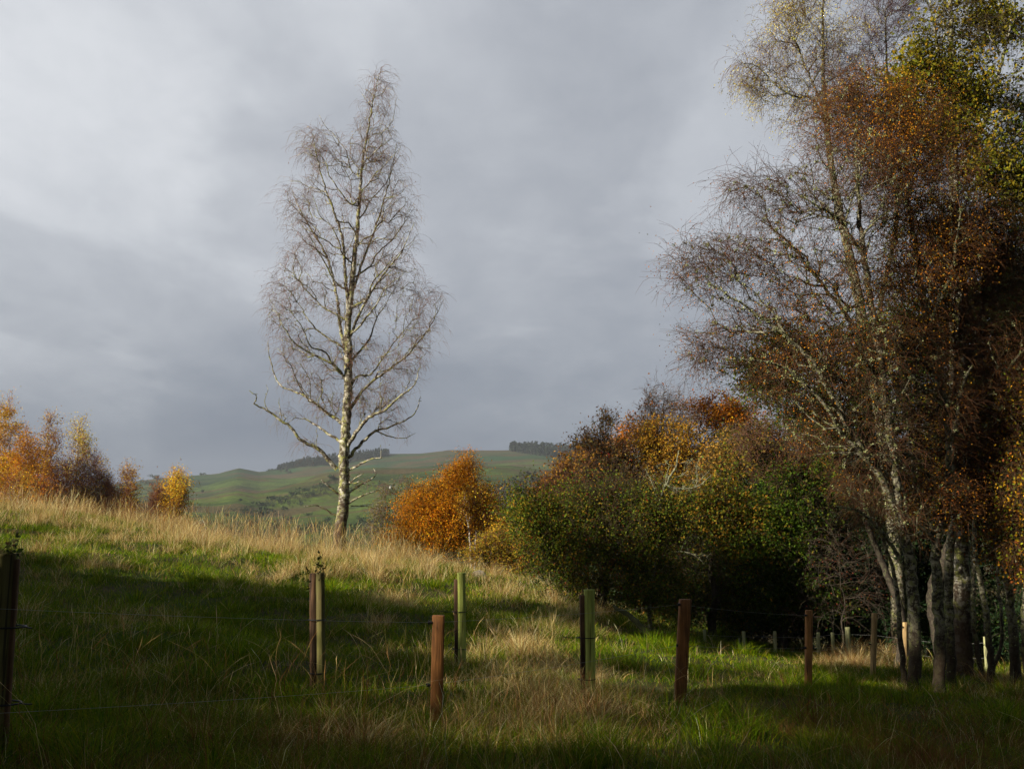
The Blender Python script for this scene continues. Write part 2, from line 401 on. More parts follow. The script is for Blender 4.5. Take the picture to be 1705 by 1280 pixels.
# ------------------------------------------------------------------ tree machinery
def grow(rng, trunks, targets, pref_out=0.6, pref_up=0.8, bias=0.9, bf=0.25, tip=0.004, pw=2.3):
    """joins target points to trunk polylines by a balanced spanning tree; returns nodes, parent, radius"""
    nodes = []; par = []; pl = []; rad_t = []; istr = []
    for tr, rr in trunks:
        seg = np.linalg.norm(np.diff(tr, axis=0), axis=1); L = np.r_[0, np.cumsum(seg)]
        n = max(4, int(L[-1] / 0.18)); s = np.linspace(0, L[-1], n)
        pts = np.stack([np.interp(s, L, tr[:, k]) for k in range(3)], 1); rs = np.interp(s, L, rr)
        st = int(n * 0.10)
        for j in range(st, n):
            nodes.append(pts[j]); par.append(-1); pl.append(s[j] * 0.15); rad_t.append(rs[j]); istr.append(True)
    n0 = len(nodes); M = len(targets)
    ND = np.zeros((n0 + M, 3)); ND[:n0] = nodes; PL = np.zeros(n0 + M); PL[:n0] = pl
    PAR = np.full(n0 + M, -1); RT = np.zeros(n0 + M); RT[:n0] = rad_t
    ctr = np.mean(ND[:n0], axis=0)
    def cost(frm, pls, tg):
        e = tg[:, None] - frm[None]; d = np.linalg.norm(e, axis=2) + 1e-6
        outv = tg - ctr; outv[:, 2] = 0; outv = norm(outv) * pref_out + np.array([0, 0, pref_up]); outv = norm(outv)
        cs = (e * outv[:, None]).sum(2) / d
        return d * (1 + bias * (1 - cs)) + bf * pls[None]
    C0 = cost(ND[:n0], PL[:n0], targets); best = C0.min(1); bp = C0.argmin(1)
    done = np.zeros(M, bool); cnt = n0; order = []
    for it in range(M):
        j = int(np.argmin(np.where(done, 1e9, best))); done[j] = True
        ND[cnt] = targets[j]; PAR[cnt] = bp[j]; PL[cnt] = PL[bp[j]] + np.linalg.norm(targets[j] - ND[bp[j]])
        c = cost(ND[cnt:cnt + 1], PL[cnt:cnt + 1], targets)[:, 0]
        up = (c < best) & ~done; best[up] = c[up]; bp[up] = cnt
        cnt += 1
    R = np.zeros(n0 + M); acc = np.zeros(n0 + M); big = np.full(n0 + M, -1); bigr = np.zeros(n0 + M)
    for i in range(n0 + M - 1, n0 - 1, -1):
        r = (acc[i] + tip ** pw) ** (1 / pw); R[i] = r; p = PAR[i]
        acc[p] += r ** pw
        if r > bigr[p]: bigr[p] = r; big[p] = i
    R[:n0] = RT[:n0]
    return ND, PAR, R, big, n0
def chains(rng, ND, PAR, R, big, n0, wig=0.10, step=0.22):
    """node tree -> list of smooth (points, radii)"""
    outl = []
    for i in range(n0, len(ND)):
        p = PAR[i]
        if p >= n0 and big[p] == i: continue
        ids = [p, i]; k = i
        while big[k] >= 0: k = big[k]; ids.append(k)
        pts = ND[ids]; rs = R[ids].copy(); rs[0] = min(R[ids[1]] * 1.25, rs[0] if p < n0 else rs[0])
        e = np.linalg.norm(np.diff(pts, axis=0), axis=1); L = np.r_[0, np.cumsum(e)]
        n = max(3, int(L[-1] / step) + 1)
        q = np.vstack([2 * pts[0] - pts[1], pts, 2 * pts[-1] - pts[-2]])
        s = np.linspace(0, L[-1] * 0.9999, n); j = np.clip(np.searchsorted(L, s, 'right') - 1, 0, len(pts) - 2)
        t = ((s - L[j]) / np.maximum(e[j], 1e-6))[:, None]
        a, b, c, d = q[j], q[j + 1], q[j + 2], q[j + 3]
        pp = 0.5 * ((2 * b) + (-a + c) * t + (2 * a - 5 * b + 4 * c - d) * t ** 2 + (-a + 3 * b - 3 * c + d) * t ** 3)
        w = rng.normal(size=pp.shape) * wig * step; w[0] = 0
        pp = pp + w
        outl.append((pp, np.interp(s, L, rs)))
    return outl
def tube_one(acc, pp, rr, sides, gn=0.0, rng=None, col=None):
    K = len(pp); T = np.gradient(pp, axis=0); T = norm(T)
    A = np.zeros_like(T); a = np.cross(T[0], [0.3, 1, 0.2]); a /= np.linalg.norm(a)
    for k in range(K):
        a = a - T[k] * (a @ T[k]); a /= max(np.linalg.norm(a), 1e-9); A[k] = a
    B = np.cross(T, A); an = np.arange(sides) * 2 * math.pi / sides
    rr2 = rr[:, None] * np.ones((K, sides))
    if gn: rr2 = rr2 * (1 + rng.normal(0, gn, (K, sides)))
    V = pp[:, None] + rr2[..., None] * (A[:, None] * np.cos(an)[None, :, None] + B[:, None] * np.sin(an)[None, :, None])
    k = np.arange(K - 1)[:, None] * sides; s = np.arange(sides)[None]
    Q = np.stack([k + s, k + (s + 1) % sides, k + sides + (s + 1) % sides, k + sides + s], -1).reshape(-1, 4)
    V = np.vstack([V.reshape(-1, 3), pp[-1] + T[-1] * rr[-1] * 0.5])
    tp = (K - 1) * sides; Tt = np.stack([tp + np.arange(sides), tp + (np.arange(sides) + 1) % sides, np.full(sides, K * sides)], 1)
    acc.add(V, Q, Tt, col)
def resample(pts, rs, step, rng=None, wig=0.0):
    pts = np.asarray(pts, float); e = np.linalg.norm(np.diff(pts, axis=0), axis=1); L = np.r_[0, np.cumsum(e)]
    n = max(3, int(L[-1] / step) + 1); s = np.linspace(0, L[-1] * 0.9999, n)
    q = np.vstack([2 * pts[0] - pts[1], pts, 2 * pts[-1] - pts[-2]])
    j = np.clip(np.searchsorted(L, s, 'right') - 1, 0, len(pts) - 2); t = ((s - L[j]) / np.maximum(e[j], 1e-6))[:, None]
    a, b, c, d = q[j], q[j + 1], q[j + 2], q[j + 3]
    pp = 0.5 * ((2 * b) + (-a + c) * t + (2 * a - 5 * b + 4 * c - d) * t ** 2 + (-a + 3 * b - 3 * c + d) * t ** 3)
    if rng is not None and wig: pp[1:-1] += rng.normal(size=pp[1:-1].shape) * wig
    return pp, np.interp(s, L, rs)
def ell_points(rng, ells, Y, n, dz=0.8, shell=0.45):
    """points in a union of ellipsoids given by their centre and radii in photo pixels at distance Y"""
    E = np.array([e[:4] for e in ells], float); dd = np.array([e[4] if len(e) > 4 else 0.0 for e in ells])
    w = (E[:, 2] * E[:, 3]) ** 1.0; w /= w.sum(); k = rng.choice(len(E), n, p=w)
    v = norm(rng.normal(size=(n, 3))) * (rng.random((n, 1)) ** shell)
    out = np.zeros((n, 3)); sc_ = (Y) / FPX
    for i in range(len(E)):
        m = k == i; c = P(E[i, 0], E[i, 1], Y + dd[i])
        out[m] = c + v[m] * np.array([E[i, 2] * sc_, min(E[i, 2], E[i, 3] * 1.3) * sc_ * dz, E[i, 3] * sc_])
    return out
def twigs(acc, rng, start, d0, L, droop, K, r0, C, jit=0.25):
    N = len(start); pts = np.zeros((N, K, 3)); pts[:, 0] = start; d = norm(d0); st = (L / (K - 1))[:, None]
    dr = np.broadcast_to(np.asarray(droop, float), (N,))[:, None] * np.array([[0, 0, -1.0]])
    for k in range(1, K):
        d = norm(d + rng.normal(size=(N, 3)) * jit + dr * (0.6 + k * 0.35)); pts[:, k] = pts[:, k - 1] + d * st
    R = np.broadcast_to(np.asarray(r0, float), (N,))[:, None] * np.linspace(1, 0.45, K)[None]
    tubes(acc, pts, R, 3, C)
    return pts

def tree(name, label, cat, Y, base, ells, trunks=None, group=None, seed=0, r_base=0.1, M=300, M_clip=None,
         twn=4, twL=(0.35, 0.8), twr=0.004, droop=0.25, subn=2, twc=((0.070, 0.050, 0.022), (0.055, 0.042, 0.022)), twp=(1, 1),
         leaf_n=0, leaf_s=(0.04, 0.07), lo=None, hi=None, hpow=2.0, bark=None, dz=0.8, shell=0.45, bias=0.9, bf=0.25,
         pref=(0.6, 0.8), lichen=0, leafmat=None, spread_leaf=0.10, upleaf=0.3, sides=8, tip=0.004, wig=0.10, extra=None, baseY=None,
         lich_hi=99.0, lean=0.0, berries=0, gap=(0.72, 0.5), gs=1.6):
    rng = np.random.default_rng(seed)
    bY = baseY if baseY else Y
    b0 = P(base, 1000, bY); b0[2] = gz(b0[0], b0[1])
    root = empty(name, tuple(b0), label, cat, group)
    bark = bark or M_DARKBARK
    tg = ell_points(rng, ells, Y, M, dz, shell)
    gzs = ground(tg[:, 0], tg[:, 1]); tg = tg[tg[:, 2] > gzs + 0.12]
    top = tg[:, 2].max(); bot = b0[2]
    tl = []
    if trunks is None:
        c = tg[tg[:, 2] > bot + 0.75 * (top - bot)].mean(0)
        t = np.linspace(0, 1, 7)[:, None]; tp = b0 + (c - b0) * t
        tp[1:-1, :2] += rng.normal(size=(5, 2)) * 0.02 * (top - bot)
        tl.append((tp, np.linspace(r_base, r_base * 0.15, 7)))
    else:
        for tr in trunks:
            pts = np.array([P(q[0], q[1], (Y + (q[3] if len(q) > 3 else 0))) for q in tr['p']])
            if tr.get('root', False):
                pts[0, 2] = gz(pts[0, 0], pts[0, 1])
            tl.append((pts, np.array(tr['r'], float)))
    TA = Acc(); TW = Acc(); LF = Acc(); LI = Acc()
    sm = []
    for i, (pts, rs) in enumerate(tl):
        rooted = trunks is None or trunks[i].get('root', False)
        if rooted:
            pts = pts.copy(); pts = np.vstack([pts[0] - np.array([0, 0, 0.25]), pts]); rs = np.r_[rs[0] * 1.15, rs]
        pp, rr = resample(pts, rs, 0.10 if rs.max() > 0.05 else 0.14, rng, 0.005 + wig * 0.035)
        if rooted:
            hh = pp[:, 2] - b0[2]; rr = rr * (1 + 0.22 * np.exp(-np.maximum(hh, 0) / 0.15))
        tube_one(TA, pp, rr, sides if rs.max() > 0.03 else 6, 0.045, rng)
        sm.append((pp, rr))
    ND, PAR, R, big, n0 = grow(rng, sm, tg, pref[0], pref[1], bias, bf, tip)
    # no branch is thicker than what carries it
    for i in range(n0, len(ND)): R[i] = min(R[i], R[PAR[i]] * 0.85)
    ch = chains(rng, ND, PAR, R, big, n0, wig)
    for pp, rr in ch:
        big_ = rr.max() > 0.009
        tube_one(TA if big_ else TW, pp, rr, 5 if big_ else 3, 0.06 if big_ else 0.0, rng,
                 None if big_ else pal(rng, 1, twc, twp, 0.1))
    ids = np.arange(n0, len(ND)); E = ND[ids] - ND[PAR[ids]]; ED = norm(E); ctr = b0.copy()
    # twigs along every edge
    if twn:
        k = np.repeat(np.arange(len(ids)), twn); t = rng.random((len(k), 1))
        st = ND[ids][k] - E[k] * t * (np.minimum(1.0, 0.9 / np.maximum(np.linalg.norm(E[k], axis=1), .01)))[:, None]
        o = norm(st - np.array([b0[0], b0[1], 0]) * [1, 1, 0] - np.array([0, 0, 1]) * st[:, 2:3])
        d = ED[k] * 0.8 + rng.normal(size=(len(k), 3)) * 0.55 + o * 0.25 + np.array([0, 0, 0.15])
        L = rng.uniform(twL[0], twL[1], len(k))
        pts = twigs(TW, rng, st, d, L, droop, 5, twr, pal(rng, len(k), twc, twp, 0.15))
        allp = [pts.reshape(-1, 3)]
        if subn:
            q = np.repeat(np.arange(len(k)), subn); kk = rng.integers(1, 4, len(q))
            s2 = pts[q, kk]; d2 = norm(pts[q, kk + 1] - pts[q, kk]) + rng.normal(size=(len(q), 3)) * 0.6
            p2 = twigs(TW, rng, s2, d2, L[q] * rng.uniform(0.3, 0.6, len(q)), droop * 1.3, 4, twr * 0.75, pal(rng, len(q), twc, twp, 0.15))
            allp.append(p2.reshape(-1, 3))
        allp = np.concatenate(allp)
    else:
        allp = ND[ids]
    if leaf_n:
        q = allp[rng.integers(0, len(allp), leaf_n)] + rng.normal(size=(leaf_n, 3)) * spread_leaf
        cn = clump(q, gs, seed); keep = rng.random(leaf_n) < np.clip(gap[0] + gap[1] * cn, 0.08, 1); q = q[keep]; cn = cn[keep]
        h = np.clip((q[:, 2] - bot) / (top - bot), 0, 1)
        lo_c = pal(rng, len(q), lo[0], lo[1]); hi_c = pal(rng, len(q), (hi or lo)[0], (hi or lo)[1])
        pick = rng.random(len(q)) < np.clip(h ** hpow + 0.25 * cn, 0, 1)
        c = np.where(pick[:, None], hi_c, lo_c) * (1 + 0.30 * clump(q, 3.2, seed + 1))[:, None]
        leaves(LF, q, rng.uniform(leaf_s[0], leaf_s[1], len(q)), rng, np.clip(c, 0.004, 0.8), upleaf)
    if berries:
        q = allp[rng.integers(0, len(allp), berries // 5)]; q = np.repeat(q, 5, 0) + rng.normal(size=(len(q) * 5, 3)) * 0.07
        leaves(LF, q, rng.uniform(0.025, 0.04, len(q)), rng, pal(rng, len(q), [(0.22, 0.018, 0.012)], [1]), 0.0, 1.0)
    if lichen:
        # lichen tufts along limbs
        big_pts = [(pp, rr) for pp, rr in (sm + ch) if rr.max() > 0.006]
        lens = np.array([len(a) for a, _ in big_pts]); pk = rng.choice(len(big_pts), lichen, p=lens / lens.sum())
        pos = np.zeros((lichen, 3)); rr_ = np.zeros(lichen)
        for i_, kx in enumerate(pk):
            a, b = big_pts[kx]; j = rng.integers(0, len(a)); pos[i_] = a[j]; rr_[i_] = b[j]
        m = (pos[:, 2] - bot) < lich_hi; pos = pos[m]; rr_ = rr_[m]
        dirs = norm(rng.normal(size=(len(pos), 3))); pos = pos + dirs * rr_[:, None] * 0.9
        pos = np.repeat(pos, 4, 0) + rng.normal(size=(len(pos) * 4, 3)) * 0.014
        leaves(LI, pos, rng.uniform(0.014, 0.034, len(pos)), rng, pal(rng, len(pos), [(0.22, 0.235, 0.10), (0.27, 0.28, 0.15), (0.16, 0.17, 0.05)], [3, 2, 1]), 0.0, 0.8)
    TA.obj('trunk', bark, root, smooth=True)
    if TW.n: TW.obj('twigs', M_TWIG, root)
    if LF.n: LF.obj('crown', leafmat or M_LEAF, root)
    if LI.n: LI.obj('lichen', M_TWIG, root)
    return root

# palettes -------------------------------------------------------------------
YEL = ([(0.58, 0.34, 0.020), (0.66, 0.43, 0.04), (0.46, 0.22, 0.015), (0.30, 0.27, 0.03)], [4, 3, 3, 1])
ORA = ([(0.52, 0.185, 0.010), (0.44, 0.125, 0.008), (0.58, 0.27, 0.015), (0.22, 0.09, 0.015)], [4, 3, 3, 2])
RUST = ([(0.30, 0.095, 0.016), (0.21, 0.062, 0.018), (0.36, 0.16, 0.02), (0.14, 0.065, 0.02)], [4, 4, 2, 2])
GRN = ([(0.060, 0.100, 0.008), (0.036, 0.066, 0.007), (0.115, 0.145, 0.012), (0.15, 0.11, 0.012)], [4, 4, 2, 1])
DGRN = ([(0.026, 0.052, 0.010), (0.038, 0.068, 0.012), (0.055, 0.07, 0.010)], [4, 3, 1])
YGR = ([(0.20, 0.18, 0.014), (0.27, 0.21, 0.016), (0.11, 0.125, 0.010), (0.32, 0.19, 0.014)], [4, 3, 3, 1])
MIXO = ([(0.22, 0.20, 0.012), (0.40, 0.20, 0.012), (0.12, 0.16, 0.012), (0.50, 0.27, 0.013)], [3, 3, 3, 2])
REDTW = ((0.15, 0.065, 0.034), (0.11, 0.055, 0.034), (0.085, 0.06, 0.045))
GREYTW = ((0.18, 0.15, 0.13), (0.12, 0.09, 0.075), (0.14, 0.07, 0.05))

# ================================================================== LONE BIRCH
def L(pts, r0, r1, root=False, dy=0.0, dy1=None):
    """limb from pixel points, radius tapering r0..r1, drifting in depth from dy to dy1"""
    n = len(pts); dy1 = dy if dy1 is None else dy1
    return dict(p=[(a, b, 0, dy + (dy1 - dy) * i / (n - 1)) for i, (a, b) in enumerate(pts)], r=np.linspace(r0, r1, n), root=root)
lone = [
    dict(p=[(564, 925), (566, 890), (571, 850), (573, 810), (572, 770), (575, 720), (579, 660), (580, 600), (579, 550), (583, 500), (588, 450), (594, 390), (599, 330), (604, 270), (613, 215), (622, 165), (634, 116)],
         r=np.array([.20, .175, .16, .155, .15, .14, .128, .115, .10, .088, .075, .060, .046, .036, .026, .016, .006]), root=True),
    L([(580, 520), (576, 470), (570, 400), (555, 350), (541, 312), (528, 265), (521, 222)], .055, .007, dy=0, dy1=-.6),
    L([(579, 600), (566, 540), (560, 490), (545, 430), (520, 385), (500, 350), (487, 318)], .055, .008, dy=0, dy1=.7),
    L([(590, 480), (602, 440), (625, 380), (640, 330), (652, 285), (660, 240)], .042, .006, dy=0, dy1=.5),
    L([(583, 560), (610, 500), (640, 455), (668, 420), (690, 370)], .045, .006, dy=0, dy1=-.8),
    L([(561, 781), (541, 758), (523, 743), (501, 733), (483, 710), (468, 700), (445, 683), (423, 672), (428, 660), (415, 650)], .065, .008, dy=0, dy1=-.8),
    L([(526, 743), (528, 730), (527, 717)], .012, .006, dy=-.25),
    L([(470, 700), (466, 680), (465, 662)], .014, .006, dy=-.55),
    L([(447, 684), (441, 668), (446, 650), (443, 640)], .012, .005, dy=-.7),
    L([(570, 736), (544, 720), (526, 708), (511, 698), (501, 697)], .045, .010, dy=0, dy1=.6),
    L([(572, 706), (546, 688), (526, 673), (508, 660), (486, 650), (465, 640), (450, 600), (446, 570)], .055, .007, dy=0, dy1=.9),
    L([(574, 770), (592, 748), (614, 726), (627, 716), (642, 713), (675, 700), (692, 685), (700, 661)], .055, .008, dy=0, dy1=.9),
    L([(628, 718), (647, 726), (670, 730), (692, 721)], .022, .006, dy=.4, dy1=.7),
    L([(580, 782), (602, 771), (617, 764), (635, 762)], .036, .012, dy=0, dy1=-.5),
    L([(634, 762), (635, 750), (634, 741)], .008, .004, dy=-.5),
    L([(574, 750), (592, 721), (614, 695), (640, 683), (662, 663), (690, 640), (700, 605)], .065, .008, dy=0, dy1=-.9),
    L([(578, 690), (604, 650), (640, 620), (680, 590), (715, 545), (738, 500)], .050, .006, dy=0, dy1=.6),
    L([(579, 640), (560, 610), (520, 590), (490, 570), (470, 540), (450, 500)], .042, .006, dy=0, dy1=-.8),
    L([(564, 823), (549, 811), (535, 799)], .036, .016, dy=0, dy1=-.2),
    L([(560, 858), (536, 844), (522, 841), (506, 843)], .030, .010, dy=0, dy1=-.3),
    L([(580, 838), (599, 827), (632, 815)], .034, .012, dy=0, dy1=-.3),
    L([(584, 842), (600, 842), (616, 843), (626, 840)], .016, .006, dy=0, dy1=.3),
    L([(579, 822), (596, 810), (612, 800), (627, 790), (622, 780)], .030, .010, dy=0, dy1=.3),
    L([(579, 808), (590, 797), (605, 788)], .028, .012, dy=0, dy1=-.2),
    L([(578, 800), (588, 805), (601, 800), (610, 806)], .022, .008, dy=0, dy1=-.4),
]
_rl = np.random.default_rng(14)
for _i, _y in enumerate(range(655, 250, -24)):
    _sx = -1 if _i % 2 else 1
    _tx = np.interp(_y, [125, 215, 330, 450, 550, 660], [633, 613, 599, 588, 579, 579])
    _hw = np.interp(_y, [200, 300, 420, 550, 660], [35, 75, 100, 125, 105]) * _rl.uniform(.7, .98)
    _up = _rl.uniform(85, 135) * np.interp(_y, [250, 650], [.8, 1.15])
    _pts = [(_tx, _y)]
    for _f in (.18, .36, .55, .75, 1.0): _pts.append((_tx + _sx * _hw * _f ** .9 + _rl.normal() * 4, _y - _up * _f ** 1.15 + _rl.normal() * 4))
    lone.append(L(_pts, .040 * (_y / 650) ** .8, .006, dy=0, dy1=_rl.uniform(-1.3, 1.3)))
LE = [(632, 140, 16, 34), (628, 160, 26, 45), (622, 215, 40, 40), (635, 270, 45, 50), (600, 260, 40, 50), (535, 262, 45, 55), (525, 235, 30, 30), (650, 330, 42, 50),
      (590, 330, 50, 50), (505, 335, 40, 45), (655, 390, 42, 50), (580, 410, 60, 50), (510, 400, 45, 50), (650, 450, 55, 45), (500, 470, 50, 50),
      (700, 500, 45, 42), (480, 510, 38, 40), (590, 500, 60, 50), (690, 560, 48, 42), (490, 575, 42, 45), (590, 590, 60, 50), (660, 615, 45, 40),
      (520, 630, 45, 40), (600, 660, 45, 35), (640, 670, 35, 25), (545, 680, 30, 22), (478, 690, 26, 14), (650, 702, 30, 14), (604, 800, 24, 16), (520, 735, 24, 10)]
tree('birch_tree', 'tall nearly leafless birch standing alone on the grassy crest, trunk yellowed by lichen', 'tree', 29.0, 564,
     LE, trunks=lone, seed=3, M=1600, twn=3, twL=(0.3, 0.85), twr=0.0034, droop=0.26, subn=2, twc=((0.17, 0.08, 0.045), (0.19, 0.15, 0.11), (0.13, 0.09, 0.07)), twp=(4, 3, 2),
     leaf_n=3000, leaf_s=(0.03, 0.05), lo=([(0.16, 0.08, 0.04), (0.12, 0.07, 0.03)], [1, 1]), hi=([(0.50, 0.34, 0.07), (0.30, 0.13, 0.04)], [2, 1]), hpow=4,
     bark=M_BIRCH, dz=0.9, bias=1.1, pref=(0.55, 0.85), lichen=4200, lich_hi=8.5, sides=12, tip=0.0055, wig=0.15, upleaf=0.0)

# ================================================================== ORANGE BEECH BUSH AND NEIGHBOURS ON THE CREST
tree('beech_bush', 'dense dome-shaped orange beech bush on the crest, right of the lone birch', 'tree', 33.0, 735,
     [(770, 782, 17, 15), (755, 805, 36, 24), (715, 850, 46, 36), (760, 850, 45, 48), (690, 890, 40, 32), (745, 900, 50, 28), (790, 855, 30, 40), (670, 908, 22, 16)],
     seed=5, M=520, twn=3, twL=(0.3, 0.8), twr=0.005, droop=0.05, leaf_n=115000, leaf_s=(0.038, 0.065), gap=(.85, .4), gs=2.2,
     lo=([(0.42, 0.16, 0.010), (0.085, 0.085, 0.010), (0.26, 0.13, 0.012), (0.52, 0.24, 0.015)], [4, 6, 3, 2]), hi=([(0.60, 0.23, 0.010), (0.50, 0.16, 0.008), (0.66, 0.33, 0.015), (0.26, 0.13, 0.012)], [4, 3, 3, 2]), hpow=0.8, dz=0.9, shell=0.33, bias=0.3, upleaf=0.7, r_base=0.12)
tree('birch_tree', 'small golden birch with two pale stems against the right side of the orange beech', 'tree', 31.5, 795,
     [(800, 832, 36, 30), (822, 862, 28, 28), (785, 850, 22, 26), (835, 885, 26, 22)],
     trunks=[L([(786, 925), (781, 880), (772, 850), (775, 820)], .035, .008, True), L([(790, 925), (793, 880), (798, 850), (803, 815)], .035, .008, True, dy=.3)],
     seed=6, M=180, twn=4, twL=(0.25, 0.5), leaf_n=11000, leaf_s=(0.05, 0.075), lo=ORA, hi=YEL, hpow=0.6, bark=M_WHITE, twc=REDTW, twp=(1, 1, 1), dz=0.6)
tree('low_shrub', 'low mound of yellow-green and rust foliage at the foot of the golden birch', 'shrub', 30.0, 840,
     [(835, 902, 44, 26), (865, 925, 34, 22), (800, 915, 25, 16), (870, 900, 20, 22), (840, 935, 40, 12)], seed=7, M=220, twn=4, twL=(0.2, 0.45), leaf_n=26000, leaf_s=(0.04, 0.07),
     lo=([(0.32, 0.19, 0.018), (0.34, 0.14, 0.02), (0.22, 0.19, 0.02)], [2, 2, 2]), hi=([(0.44, 0.29, 0.025), (0.32, 0.27, 0.025)], [2, 1]), hpow=0.7, r_base=0.03, tip=0.003, twc=REDTW, twp=(1, 1, 1), upleaf=0.0)
tree('willow_shrub', 'sparse see-through yellow-green shrub left of the orange beech', 'shrub', 40.0, 650,
     [(655, 815, 32, 16), (680, 805, 26, 12), (640, 850, 26, 24), (665, 870, 26, 24), (630, 880, 20, 18)], seed=8, M=190, twn=4, twL=(0.3, 0.6), leaf_n=4200, leaf_s=(0.05, 0.08),
     lo=([(0.17, 0.16, 0.03), (0.20, 0.12, 0.03)], [2, 1]), hi=([(0.26, 0.18, 0.04), (0.2, 0.19, 0.04)], [1, 1]), r_base=0.05, twc=GREYTW, twp=(1, 1, 1))

# ================================================================== BIRCHES BEHIND THE LEFT CREST
LOB = ([(0.26, 0.095, 0.03), (0.34, 0.13, 0.02), (0.17, 0.075, 0.035)], [3, 3, 2])
LTW = ((0.24, 0.095, 0.042), (0.19, 0.078, 0.042), (0.15, 0.09, 0.062))
def lb(px, top, hw, bot, lo, hi, n, label, hpow=2.2, trunk=None, Y=52, seed=0, twn=5):
    h = bot - top
    ells = [(px, top + h * .14, hw * .36, h * .15), (px + hw * .12, top + h * .36, hw * .68, h * .22), (px - hw * .1, top + h * .62, hw, h * .24), (px, top + h * .82, hw * .9, h * .18)]
    tr = None
    if trunk: tr = [L(trunk, .06, .012, True)]
    tree('birch_tree', label, 'tree', Y, px, ells, trunks=tr, group='young autumn birches behind the left grass crest', seed=seed, M=170, twn=max(2, twn - 2), twL=(0.4, 0.8), twr=0.007,
         droop=-0.02, subn=2, twc=LTW, twp=(2, 2, 1), leaf_n=int(n * 3.4), gap=(.55, .8), leaf_s=(0.06, 0.10), lo=lo, hi=hi, hpow=hpow, bark=M_WHITE, r_base=0.05, pref=(0.35, 1.0), tip=0.007, dz=0.8, spread_leaf=0.15)
lb(10, 664, 44, 870, ORA, YEL, 9000, 'bushy yellow-topped birch cut by the left edge of the photo', .9, seed=21)
lb(45, 712, 32, 872, ORA, ([(0.5, 0.2, 0.012), (0.58, 0.33, 0.02)], [2, 1]), 4500, 'orange birch between the left-edge birch and the tall narrow one', 1.2, seed=22, Y=50)
lb(-35, 700, 40, 872, RUST, YEL, 5000, 'birch mostly outside the left edge of the photo', 1.5, seed=31, Y=54)
lb(82, 684, 22, 868, LOB, YEL, 3000, 'tall narrow birch with yellow tip, just right of the orange birch at the left', 1.6, [(68, 868), (74, 800), (77, 740), (84, 690)], seed=23)
lb(108, 765, 28, 868, LOB, LOB, 1800, 'low brown birch between the tall narrow birch and the white-stemmed one', 3, seed=24, twn=8)
lb(133, 698, 20, 862, LOB, ([(0.50, 0.42, 0.09), (0.60, 0.42, 0.06)], [1, 1]), 2300, 'birch with a bright white stem and pale yellow crown', 1.3, [(124, 862), (126, 800), (129, 750), (132, 708)], seed=25)
lb(157, 752, 24, 866, LOB, YEL, 2400, 'short brown birch just right of the white-stemmed one', 1.6, seed=26, twn=7)
lb(30, 790, 34, 880, ([(0.20, 0.14, 0.02), (0.18, 0.08, 0.02)], [2, 1]), YEL, 4500, 'low olive-gold birch in front of the left-edge birches', 1.4, seed=32, Y=48)
lb(72, 800, 30, 880, RUST, ORA, 2600, 'low rusty birch under the tall narrow one', 2, seed=33, Y=48, twn=8)
lb(182, 800, 16, 868, LOB, LOB, 400, 'small leafless purple-brown birch on the right edge of the left clump', 3, seed=27, twn=8)
lb(211, 776, 18, 880, LOB, YEL, 2300, 'small birch with a yellow tuft on top, between left clump and rounded yellow birch', 2.4, seed=28)
lb(292, 786, 22, 885, LOB, YEL, 3400, 'rounded bright yellow-headed birch in front of the hillside', 1.0, [(289, 885), (291, 830), (293, 795)], seed=29)
lb(264, 806, 14, 882, LOB, ORA, 900, 'short reddish birch at the left side of the rounded yellow one', 3, seed=30, twn=8)

# ================================================================== MIDDLE THICKET
G2 = 'mixed autumn trees of the thicket right of centre'
def mid(name, label, cat, Y, base, ells, n, lo, hi=None, **k):
    d = dict(group=G2, M=320, twn=3, twL=(0.3, 0.7), twr=0.006, droop=0.1, leaf_n=n, leaf_s=(0.06, 0.11), lo=lo, hi=hi or lo, hpow=0.8, shell=0.42, gap=(.6, .7), r_base=0.12)
    d.update(k); return tree(name, label, cat, Y, base, ells, **d)
mid('birch_tree', 'bare-topped birch with a rounded haze of grey-brown twigs above the thicket', 'tree', 34, 1065,
    [(1105, 672, 38, 36), (1080, 690, 25, 28), (1125, 700, 35, 30), (1100, 730, 40, 30)], 900, LOB,
    trunks=[dict(p=[(1055, 950), (1058, 800), (1064, 776), (1082, 757), (1100, 735), (1103, 710), (1105, 675)], r=np.array([.12, .1, .09, .085, .07, .05, .02]), root=True)],
    seed=41, twn=4, M=230, twc=GREYTW, twp=(2, 2, 1), bark=M_BIRCHR, twr=.005)
mid('beech_tree', 'green and orange beech with spiky leaf sprays topping the thicket', 'tree', 36, 1180,
    [(1195, 690, 48, 30), (1150, 690, 35, 26), (1070, 715, 40, 26), (1230, 700, 40, 34), (1200, 740, 60, 40), (1055, 735, 30, 26), (1040, 745, 22, 22)], 26000, MIXO, ORA, seed=42, upleaf=.7)
mid('birch_tree', 'golden orange birch behind the crooked bare branch in the thicket', 'tree', 33, 1120,
    [(1120, 740, 50, 42), (1085, 745, 26, 50), (1160, 770, 50, 36), (1110, 790, 55, 40)], 17000, ([(0.26, 0.13, 0.018), (0.34, 0.19, 0.02), (0.17, 0.08, 0.02)], [3, 3, 2]), ([(0.36, 0.22, 0.02), (0.30, 0.14, 0.018)], [2, 2]), seed=43)
mid('birch_tree', 'orange-brown birch below the green-topped beech, right part of the thicket', 'tree', 30, 1235,
    [(1235, 745, 45, 32), (1215, 775, 45, 35), (1260, 780, 40, 45), (1190, 805, 40, 30)], 13000, ([(0.20, 0.09, 0.018), (0.28, 0.14, 0.02), (0.13, 0.08, 0.02)], [3, 3, 2]), ([(0.30, 0.17, 0.03), (0.15, 0.14, 0.02)], [3, 1]), seed=44)
